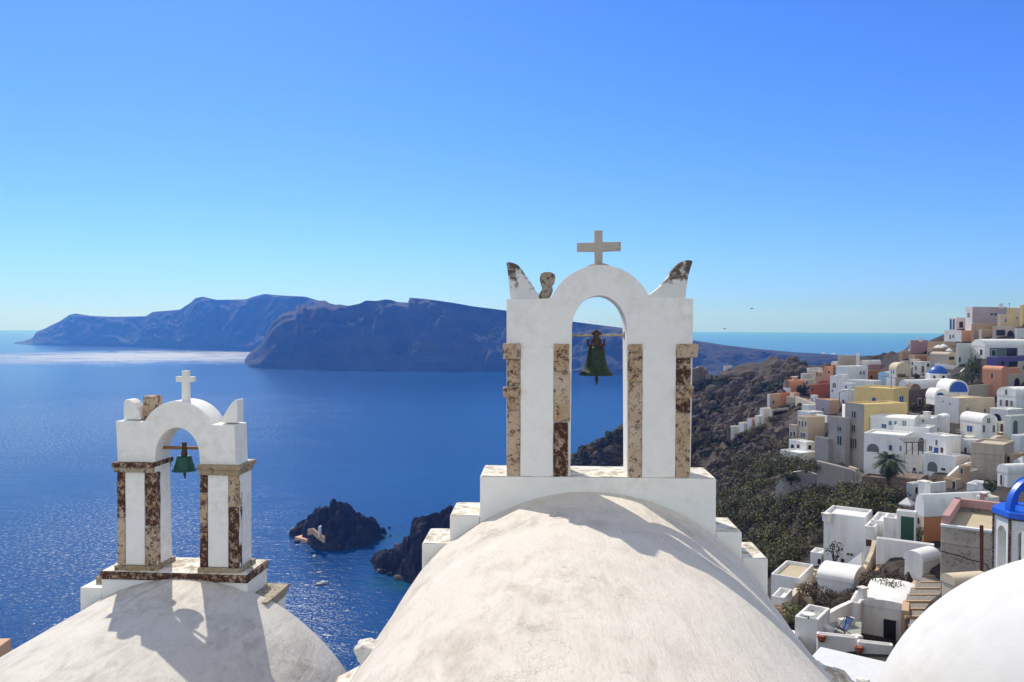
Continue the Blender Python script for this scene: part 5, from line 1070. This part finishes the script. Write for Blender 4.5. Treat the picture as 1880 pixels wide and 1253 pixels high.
# stone steps beside the concrete house
e = empty('stone_steps', P(1700, 1130, 56), 'wide stone steps with red brown nosings climbing to the white mini vault', 'steps')
lef = [(1148, 1672), (1132, 1665), (1118, 1664), (1104, 1666), (1092, 1672), (1080, 1682), (1069, 1692), (1058, 1702), (1047, 1708), (1038, 1712)]
PEB = rubble('pebble_paving', (.36, .33, .28), (.25, .22, .19), (.12, .10, .09), 9, .03)
for i, (py, xl_) in enumerate(lef):
    D0 = 53 + 1.25 * i; D1 = D0 + 1.6; zt = P(1700, py, D0).z
    a, b_, c_, d_ = P(xl_ - 3, py, D0), P(1726, py, D0), P(1728, py, D1), P(xl_, py, D1)
    for v in (a, b_, c_, d_): v.z = zt
    m = MB(); m.hexa([v - Vector((0, 0, .9)) for v in (a, b_, c_, d_)], [v - Vector((0, 0, .0)) for v in (a, b_, c_, d_)]); st = m.build('tread', PEB, e)
    m = MB(); f = Vector((0, -.05, 0)); m.hexa([a + f - Vector((0, 0, .16)), b_ + f - Vector((0, 0, .16)), b_ + Vector((0, .12, -.16)), a + Vector((0, .12, -.16))], [a + f + Vector((0, 0, .02)), b_ + f + Vector((0, 0, .02)), b_ + Vector((0, .12, .02)), a + Vector((0, .12, .02))]); m.build('nosing', M['tan'], st)
lowwall([(1662, 1122, 54.5), (1664, 1096, 58), (1682, 1068, 62), (1702, 1042, 65)], .45, .8, 'tan', 'brown curved side wall of the stone steps', None, 'step_wall')
# rusty pole and cable on the concrete house
m = MB(); m.tube([P(1802, 1075, 47), P(1802, 965, 47)], .10, 10); o = m.build('pole', flat('rust_red', (.16, .045, .02), .85, 0, .4, 6)); tag(o, 'rusty red pole in front of the pitted concrete house', 'pole')
m = MB(); m.tube([P(x, y, 49.7) for x, y in ((1728, 1012), (1745, 1017), (1762, 1021), (1778, 1027), (1792, 1031), (1803, 1033), (1811, 1037), (1816, 1045), (1819, 1056))], .035, 6); o = m.build('cable', DARK); tag(o, 'black cable drooping across the pitted concrete wall', 'cable')
b = SIGHT[[i for i, s_ in enumerate(SIGHT) if abs(s_[0] - 1726) < .1][0]][3]; root = lab2obj('pitted concrete house with pink parapet terrace')
for (i0, i1, j0, j1) in ((b.wA - .45, b.wA - .02, .3, b.wB - .02), (0.02, b.wA - .02, b.wB - .5, b.wB - .03)):
    m = MB(); m.hexa([b.p(i, j, b.h) for i, j in ((i0, j0), (i1, j0), (i1, j1), (i0, j1))], [b.p(i, j, b.h + .55) for i, j in ((i0, j0), (i1, j0), (i1, j1), (i0, j1))]); m.build('parapet', M['pink'], root, .03)
m = MB(); m.hexa([b.p(-.03, -.04, b.h - .12), b.p(b.wA + .03, -.04, b.h - .12), b.p(b.wA + .03, .28, b.h - .12), b.p(-.03, .28, b.h - .12)], [b.p(-.03, -.04, b.h + .03), b.p(b.wA + .03, -.04, b.h + .03), b.p(b.wA + .03, .28, b.h + .03), b.p(-.03, .28, b.h + .03)]); m.build('coping', M['white'], root, .02)
m = MB(); zc = b.hit('A', 1780, 1003)[1]; m.hexa([b.p(0, -.06, zc), b.p(b.wA, -.06, zc), b.p(b.wA, .02, zc), b.p(0, .02, zc)], [b.p(0, -.06, zc + .1), b.p(b.wA, -.06, zc + .1), b.p(b.wA, .02, zc + .1), b.p(0, .02, zc + .1)]); m.build('ledge', M['beige'], root)
# recessed panel and cornice of the big beige block
b = SIGHT[[i for i, s_ in enumerate(SIGHT) if abs(s_[0] - 1781.5) < .1 and s_[2] == 890][0]][3]; root = lab2obj('big blank beige block with recessed panel')
for x0, y0, x1, y1, t in ((1782, 829, 1842, 831, .10), (1786, 840, 1838, 841.5, .06), (1785.5, 841, 1787, 885, .06), (1836.5, 841, 1838, 885, .06)):
    (u0, z0), (u1, z1) = b.hit('A', x0, (y0 + y1) / 2), b.hit('A', x1, (y0 + y1) / 2); z0, z1 = b.hit('A', x0, y1)[1], b.hit('A', x0, y0)[1]; m = MB()
    m.hexa([b.p(u0, -t, z0), b.p(u1, -t, z0), b.p(u1, .02, z0), b.p(u0, .02, z0)], [b.p(u0, -t, z1), b.p(u1, -t, z1), b.p(u1, .02, z1), b.p(u0, .02, z1)]); m.build('moulding', M['beige'], root)
# blue open crown bell tower at the right edge
def blue_tower():
    D = 27.; k = D / FPX; c = P(1899, 1040, D); e = empty('blue_bell_tower', c, 'white octagonal bell tower with bright blue open crown at the right edge', 'bell tower')
    zs = P(1899, 948, D).z; r0 = 66 * k; oc = lambda r_, z, a0=22.5: [Vector((c.x + r_ * math.cos(R(a0 + 45 * i)), c.y + r_ * math.sin(R(a0 + 45 * i)), z)) for i in range(8)]
    BL = flat('tower_blue', (.01, .11, .62), .4, 0, .12, 3)
    for i in range(8):
        a = R(45 * i - 90 + 0); ca, sa = math.cos(a), math.sin(a); tn = Vector((-sa, ca, 0)); od = Vector((ca, sa, 0)); ap = r0 * math.cos(R(22.5)); hw = r0 * math.sin(R(22.5)); mid = Vector((c.x, c.y, 0)) + od * ap
        zb = c.z - 1.0; w1 = hw * .52; zsp = zs - .55
        # panel with an arched opening
        pl = [(-hw + .02, zb), (-w1, zb), (-w1, zsp)] + [(-w1 * math.cos(R(t)), zsp + w1 * math.sin(R(t))) for t in range(15, 166, 15)] + [(w1, zsp), (w1, zb), (hw - .02, zb), (hw - .02, zs - .03), (-hw + .02, zs - .03)]
        bm = bmesh.new(); og = origin(e); f = bm.faces.new([bm.verts.new(mid + tn * u + Vector((0, 0, z)) - og) for u, z in pl]); ex = bmesh.ops.extrude_face_region(bm, geom=[f])
        bmesh.ops.translate(bm, vec=-od * .16, verts=[g for g in ex['geom'] if isinstance(g, bmesh.types.BMVert)]); bmesh.ops.triangulate(bm, faces=bm.faces); bmesh.ops.recalc_face_normals(bm, faces=bm.faces)
        me = bpy.data.meshes.new('arch_panel'); bm.to_mesh(me); bm.free(); me.materials.append(WHITE_B); o = bpy.data.objects.new('arch_panel', me); COL.objects.link(o); o.parent = e
        cr_ = Vector((c.x + (r0 + .012) * math.cos(a + R(22.5)), c.y + (r0 + .012) * math.sin(a + R(22.5)), zb)); m = MB(); m.box(cr_ - Vector((0, 0, 0)), .07, .07, zs - zb - .02, a + R(22.5)); m.build('corner_stone', ST_DARK, e)
    m = MB(); m.hexa(oc(r0 * .93, c.z - 5), oc(r0 * 1.12, c.z - 1.0)[0:8]); m.build('base', WHITE_B, e, .02)
    m = MB(); m.hexa(oc(r0 * 1.05, zs), oc(r0 * 1.08, zs + .03)); m.build('cornice', ST_DARK, e)
    m = MB(); m.hexa(oc(r0 * 1.07, zs + .03), oc(r0 * 1.05, zs + .22)); m.build('blue_cap', BL, e, .02)
    rc = 60 * k; hz = 62 * k
    for i in range(8):
        a = R(45 * i - 67.5 - 22.5 + 10); ca, sa = math.cos(a), math.sin(a); tn = Vector((-sa, ca, 0)); m = MB(); pts = []
        for t in range(0, 86, 5): pts.append((rc * math.cos(R(t)) * .96 + .02, hz * math.sin(R(t))))
        N = len(pts); vs = []
        for (r_, z) in pts:
            t_ = math.atan2(z / hz, r_ / rc); ri, zi = r_ - .20 * math.cos(t_), z - .20 * math.sin(t_)
            for (rr, zz2, s_) in ((r_, z, -1), (r_, z, 1), (ri, zi, 1), (ri, zi, -1)): vs.append(Vector((c.x + ca * rr, c.y + sa * rr, zs + .2 + zz2)) + tn * s_ * .11)
        fs = [(j * 4 + q, j * 4 + (q + 1) % 4, (j + 1) * 4 + (q + 1) % 4, (j + 1) * 4 + q) for j in range(N - 1) for q in range(4)] + [(0, 1, 2, 3), tuple(4 * N - 4 + q for q in (3, 2, 1, 0))]
        if i % 2 == 0: m.add(vs, fs); m.build('crown_rib', BL, e, .012)
    m = MB(); m.lathe(Vector((c.x, c.y, zs + .15 + hz)), [(.001, .18), (.16, .15), (.26, .02), (.22, -.12), (.001, -.15)], 20); m.build('crown_boss', BL, e)
blue_tower()
# parasols
def parasol(px, py, D, r_, h, label, n=8, group='white parasols'):
    c = P(px, py, D); e = empty('parasol', c, label, 'parasol', group); m = MB(); m.tube([c, c + Vector((0, 0, h))], .04, 6); m.build('pole', GREYW, e)
    m = MB(); top = c + Vector((0, 0, h)); ring = [top + Vector((r_ * math.cos(6.283 * i / n), r_ * math.sin(6.283 * i / n), -.75)) for i in range(n)]; low = [v - Vector((0, 0, .16)) for v in ring]
    m.add([top] + ring + low, [(0, 1 + i, 1 + (i + 1) % n) for i in range(n)] + [(1 + i, n + 1 + i, n + 1 + (i + 1) % n, 1 + (i + 1) % n) for i in range(n)]); m.build('canopy', FRAMEW, e)
parasol(1665, 943, 95, 1.0, 1.9, 'white parasol on the terrace beside the cream and orange vault', 4)
parasol(1723, 648, 221, 1.3, 2.2, 'white parasol, left one on the tan ridge terrace'); parasol(1732, 646, 224, 1.2, 2.2, 'white parasol, right one on the tan ridge terrace')
parasol(1743, 650, 219, .9, 1.6, 'small folded looking white parasol by the mint house')
# deck terrace with chairs
zz = P(1540, 1172, 52.5).z
m = MB(); q = [Pz(1500, 1186, zz), Pz(1580, 1190, zz), Pz(1582, 1142, zz), Pz(1500, 1138, zz)]; m.hexa([v - Vector((0, 0, 2)) for v in q], q); o = m.build('deck_terrace', TERRF, None, .02); tag(o, 'grey green terrace floor under the deck chairs', 'terrace')
def deckchair(px, py, rz, folded, label):
    c = Pz(px, py, zz); e = empty('deck_chair', c, label, 'deck chair', 'blue deck chairs on the terrace'); Rz = Matrix.Rotation(rz, 3, 'Z'); T = lambda x, y, z: c + Rz @ Vector((x, y, z))
    h = .35 if folded else 1.05
    m = MB()
    for s_ in (-.3, .3): m.tube([T(-.6, s_, .02), T(.55, s_, h)], .025, 6); m.tube([T(.45, s_ * .9, .02), T(-.45, s_ * .9, h * .55)], .025, 6)
    m.tube([T(.55, -.3, h), T(.55, .3, h)], .025, 6); m.tube([T(-.45, -.27, h * .55), T(-.45, .27, h * .55)], .025, 6); m.tube([T(-.6, -.3, .02), T(-.6, .3, .02)], .025, 6); m.build('frame', BROWN, e)
    m = MB(); P_ = [(.55, h - .02), (.3, h * .62), (.05, h * .36), (-.2, h * .34), (-.45, h * .53)]
    vs = [T(x, y, z) for x, z in P_ for y in (-.26, .26)]; m.add(vs + [v - Vector((0, 0, .012)) for v in vs], [(2 * i, 2 * i + 1, 2 * i + 3, 2 * i + 2) for i in range(4)] + [(10 + 2 * i, 12 + 2 * i, 13 + 2 * i, 11 + 2 * i) for i in range(4)]); m.build('sling', BLUEW, e)
deckchair(1549, 1166, .5, False, 'blue deck chair standing open on the terrace'); deckchair(1526, 1172, -.5, True, 'blue deck chair folded flat near the yard wall')
for px, py, lb in ((1483, 1136, 'white round table on the corner terrace'),):
    z2 = P(1483, 1148, 52.4).z; c = Pz(1484, 1148, z2); e = empty('table', c, lb, 'table'); m = MB(); m.tube([c, c + Vector((0, 0, .7))], .05, 8); m.build('leg', GREYW, e); m = MB(); m.lathe(c + Vector((0, 0, .7)), [(.001, 0), (.42, 0), (.42, .04), (.001, .04)], 20, False); m.build('tabletop', FRAMEW, e)
# clay pots
for px, py, D, lb in ((1508, 1178, 50.5, 'round clay pot beside the folded deck chair'), (1577, 1199, 49.5, 'low clay pot at the corner of the dark door house'), (1621, 1006, 71, 'clay pot on the white stepped block')):
    m = MB(); m.lathe(P(px, py, D), [(.001, 0), (.16, 0), (.26, .2), (.24, .34), (.28, .38), (.22, .40), (.18, .3), (.001, .25)], 16); o = m.build('clay_pot', M['terra']); tag(o, lb, 'pot', 'clay pots')
# chimneys and roof furniture as parts of their houses
def chimney(lb, px, py, D, w_=.55, h=.9, mt='white'):
    root = lab2obj(lb); c = P(px, py, D); e_ = None
    m = MB(); m.box(c - Vector((0, 0, .4)), w_, w_, h + .4, .4); ch = m.build('chimney', M[mt], root, .04); m = MB(); m.box(c + Vector((0, 0, h)), w_ * 1.3, w_ * 1.3, .12, .4); m.build('chimney_cap', M['warm'], ch, .02)
for a in (('cream and orange barrel vault house with long white roof', 1697, 906, 80, .75, 1.1), ('white barrel roofed house with dark double door', 1584, 1094, 58, .45, .5), ('tall blank white house wall with rounded top beside the scrub', 1518, 950, 79.5, .6, .3, 'warm'), ('white upper house with two teal windows and shallow vault roof', 1702, 764, 135.5, .8, .6), ('dusky pink flat house with white side at the sea edge of the ridge', 1690, 626, 251, .7, .7),
          ('white house with two small square windows and flat roof in front of the sea', 1588, 675, 222, .8, .9), ('mauve grey block on the ridge with two small black square windows', 1838, 564, 256, .8, .9), ('cream row house with dark tall windows left of the orange tower', 1506, 682, 232, .8, .8), ('small beige barrel vault behind the big beige block', 1837, 801, 128, .45, .5, 'terra'), ('white roof box with open chimney pot near the blue bell tower', 1806, 914, 74.5, .45, .35, 'pink'), ('orange barrel house with white arched front and window', 1459, 701, 226, 1.1, 1.3, 'peach')):
    chimney(*a)
# pergola in front of the arched back house
def pergola():
    D = 124.5; e = empty('pergola', P(1680, 836, D), 'dark wooden pergola on the white block terrace', 'pergola'); k = D / FPX
    for px in (1664, 1675, 1686, 1694): m = MB(); m.tube([P(px, 835, D - .3), P(px, 812.5, D - .3)], .07, 6); m.build('post', BROWN, e)
    m = MB(); m.tube([P(1660, 812.5, D - .3), P(1697, 812.5, D - .3)], .07, 6); m.build('beam', BROWN, e)
    for i in range(6): px = 1662 + i * 6.5; m = MB(); m.tube([P(px, 812, D - .4), P(px, 812, D - .4) + Vector((.3, 2.6, .3))], .05, 6); m.build('slat', BROWN, e)
pergola()
# balcony of the white barrel roofed house
b = SIGHT[[i for i, s_ in enumerate(SIGHT) if abs(s_[0] - 1762) < .1 and s_[2] == 817][0]][3]; root = lab2obj('white barrel roofed house with balcony and blue window')
zc = b.hit('A', 1780, 801)[1]; (u0, _), (u1, _) = b.hit('A', 1790, 800), b.hit('A', 1764, 800)
m = MB(); m.hexa([b.p(u, j, zc - .15) for u, j in ((u0, -1.2), (u1, -1.2), (u1, .02), (u0, .02))], [b.p(u, j, zc) for u, j in ((u0, -1.2), (u1, -1.2), (u1, .02), (u0, .02))]); bal = m.build('balcony', M['white'], root, .02)
m = MB()
for z in (.45, .85): m.tube([b.p(u0, -.05, zc + z), b.p(u0, -1.15, zc + z), b.p(u1, -1.15, zc + z), b.p(u1, -.05, zc + z)], .03, 6)
m.tube([b.p(u0, -1.15, zc), b.p(u0, -1.15, zc + .85)], .03, 6)
m.build('railing', FRAMEW, bal)
# ================================================================ pink wall end at the left edge of the picture
m = MB(); c = P(-30, 1182, 11.5); m.box(c - Vector((0, 0, 1.6)), .55, .4, 1.6, .1); o = m.build('wall_end', M['peach'], None, .03); tag(o, 'pinkish wall end at the left edge of the picture', 'wall')

for i, (px, py) in enumerate(((1519, 655), (1526, 654.5), (1531, 653.5), (1536, 656), (1545, 657.5), (1512, 652.5))):
    c = P(px, py, 2150); m = MB(); m.box(c - Vector((0, 0, 12)), 9, 8, 12 + 3 + i % 3, .4); m.lathe(c + Vector((0, 0, 3 + i % 3 - .2)), [(3.4, 0), (2.6, 1.6), (.01, 2.4)], 12); o = m.build('far_house', FRAMEW); tag(o, 'tiny white house on the low far end of the cliff island', 'house', 'tiny houses on the far island')

def mast(px, py0, py1, D, arms, label):
    m = MB(); m.tube([P(px, py1, D), P(px + .3, py0, D)], .05, 6)
    for (a, b) in arms: m.tube([P(*a, D), P(*b, D)], .035, 6)
    o = m.build('antenna_mast', DARK); tag(o, label, 'antenna')
mast(1541, 720, 742, 140, [((1541, 721), (1572, 712))], 'dark cable mast on the roof of the grey tower')
mast(1636, 688, 714, 152, [((1618, 691), (1643, 695))], 'angled metal mast on the yellow house roof')
mast(1711, 905, 915, 100, [((1707, 907), (1715, 906)), ((1708, 909), (1714, 908.5))], 'small television aerial above the tan doorway house')
mast(1853, 556, 568, 246, [((1850, 558), (1856, 558))], 'television aerial on the pale yellow tower')
scatter('scrub', 'dry tufts speckling the bare brown slope', [(1270, 700, 1430, 800), (1280, 690, 1480, 740), (1050, 800, 1290, 860), (1330, 760, 1440, 830)], 700, .3, .8, LB, .12, 60, seed=13)

lowwall([(1514, 1128, 55), (1540, 1114, 56), (1562, 1104, 57)], .35, 1.0, 'white', 'white slanting wall climbing from the deck terrace to the chimney buttress', None, 'yard_wall')
lowwall([(1430, 1150, 57), (1458, 1160, 54), (1462, 1190, 50)], .4, 1.6, 'white', 'white wall corner peeping past the cream vault', None, 'yard_wall')
lowwall([(1618, 1076, 64), (1640, 1064, 66), (1658, 1048, 67)], .5, .5, 'beige', 'beige garden edge above the shrubs by the steps', None, 'garden_edge')
lowwall([(1500, 1060, 74), (1512, 1052, 76)], .5, .9, 'white', 'short white step wall beside the tiny hut', None, 'yard_wall')
for (px, py, w_, d_, h_, lb) in ((1568, 1180, 1.0, .5, .45, 'white built bench at the corner of the dark door house'), (1512, 1160, .5, 1.4, .5, 'white built bench along the corner terrace room'), (1554, 1149, 1.1, .4, .5, 'white built bench behind the open deck chair')):
    m = MB(); m.box(Pz(px, py, zz), w_, d_, h_, .3); o = m.build('bench', M['white'], None, .05); tag(o, lb, 'bench', 'white built benches on the deck terrace')
for (px, py, D, r_, lb) in ((1655, 1060, 65, .6, 'first dark stone of the garden heap by the steps'), (1662, 1057, 65, .45, 'smallest dark stone of the garden heap by the steps'), (1669, 1053, 65.5, .55, 'upper dark stone of the garden heap by the steps'), (1648, 1064, 64.6, .4, 'lowest dark stone of the garden heap by the steps')):
    o = rock('garden_stone', P(px, py, D), (r_, r_, r_ * .8), M['dstone'], px * .1, amp=.4, sub=3); tag(o, lb, 'stone', 'garden stones')
def outcrops():
    m = MB(); got = 0
    for _ in range(1100):
        x0, y0, x1, y1 = ((1270, 700, 1440, 800), (1280, 790, 1480, 900), (1300, 880, 1500, 1020), (1380, 860, 1560, 960), (1050, 790, 1140, 860), (1420, 660, 1480, 720))[rng.randrange(6)]
        h = on_hill(rng.uniform(x0, x1), rng.uniform(y0, y1), 40)
        if h is None or h.z < SEA + 4 or mnoise.noise(Vector((h.x * .05, h.y * .05, 44))) < .04 or any((h - c).xy.length < r_ for c, r_ in hxy): continue
        s_ = (.35 + 1.3 * rng.random() ** 2.2) * (h.length / 150) ** .6; n = 9; vs = []; a0 = rng.random() * 6
        prof = ((1, -.6), (1.0, .15), (.75, .62), (.3, .9))
        for r_, z in prof:
            for k in range(n): q = s_ * r_ * rng.uniform(.75, 1.2); vs.append(h + Vector((q * math.cos(a0 + 6.283 * k / n), q * math.sin(a0 + 6.283 * k / n) * .8, s_ * z * rng.uniform(.8, 1.15))))
        m.add(vs, [(i * n + k, i * n + (k + 1) % n, (i + 1) * n + (k + 1) % n, (i + 1) * n + k) for i in range(3) for k in range(n)] + [tuple(3 * n + k for k in range(n))]); got += 1
    o = m.build('rock_outcrops', mat_cliff('outcrop_rock', (.05, .036, .028), (.13, .095, .07), 30)); return tag(o, 'broken brown rocks scattered over the dry hillside', 'rocks', kind='stuff')
outcrops()
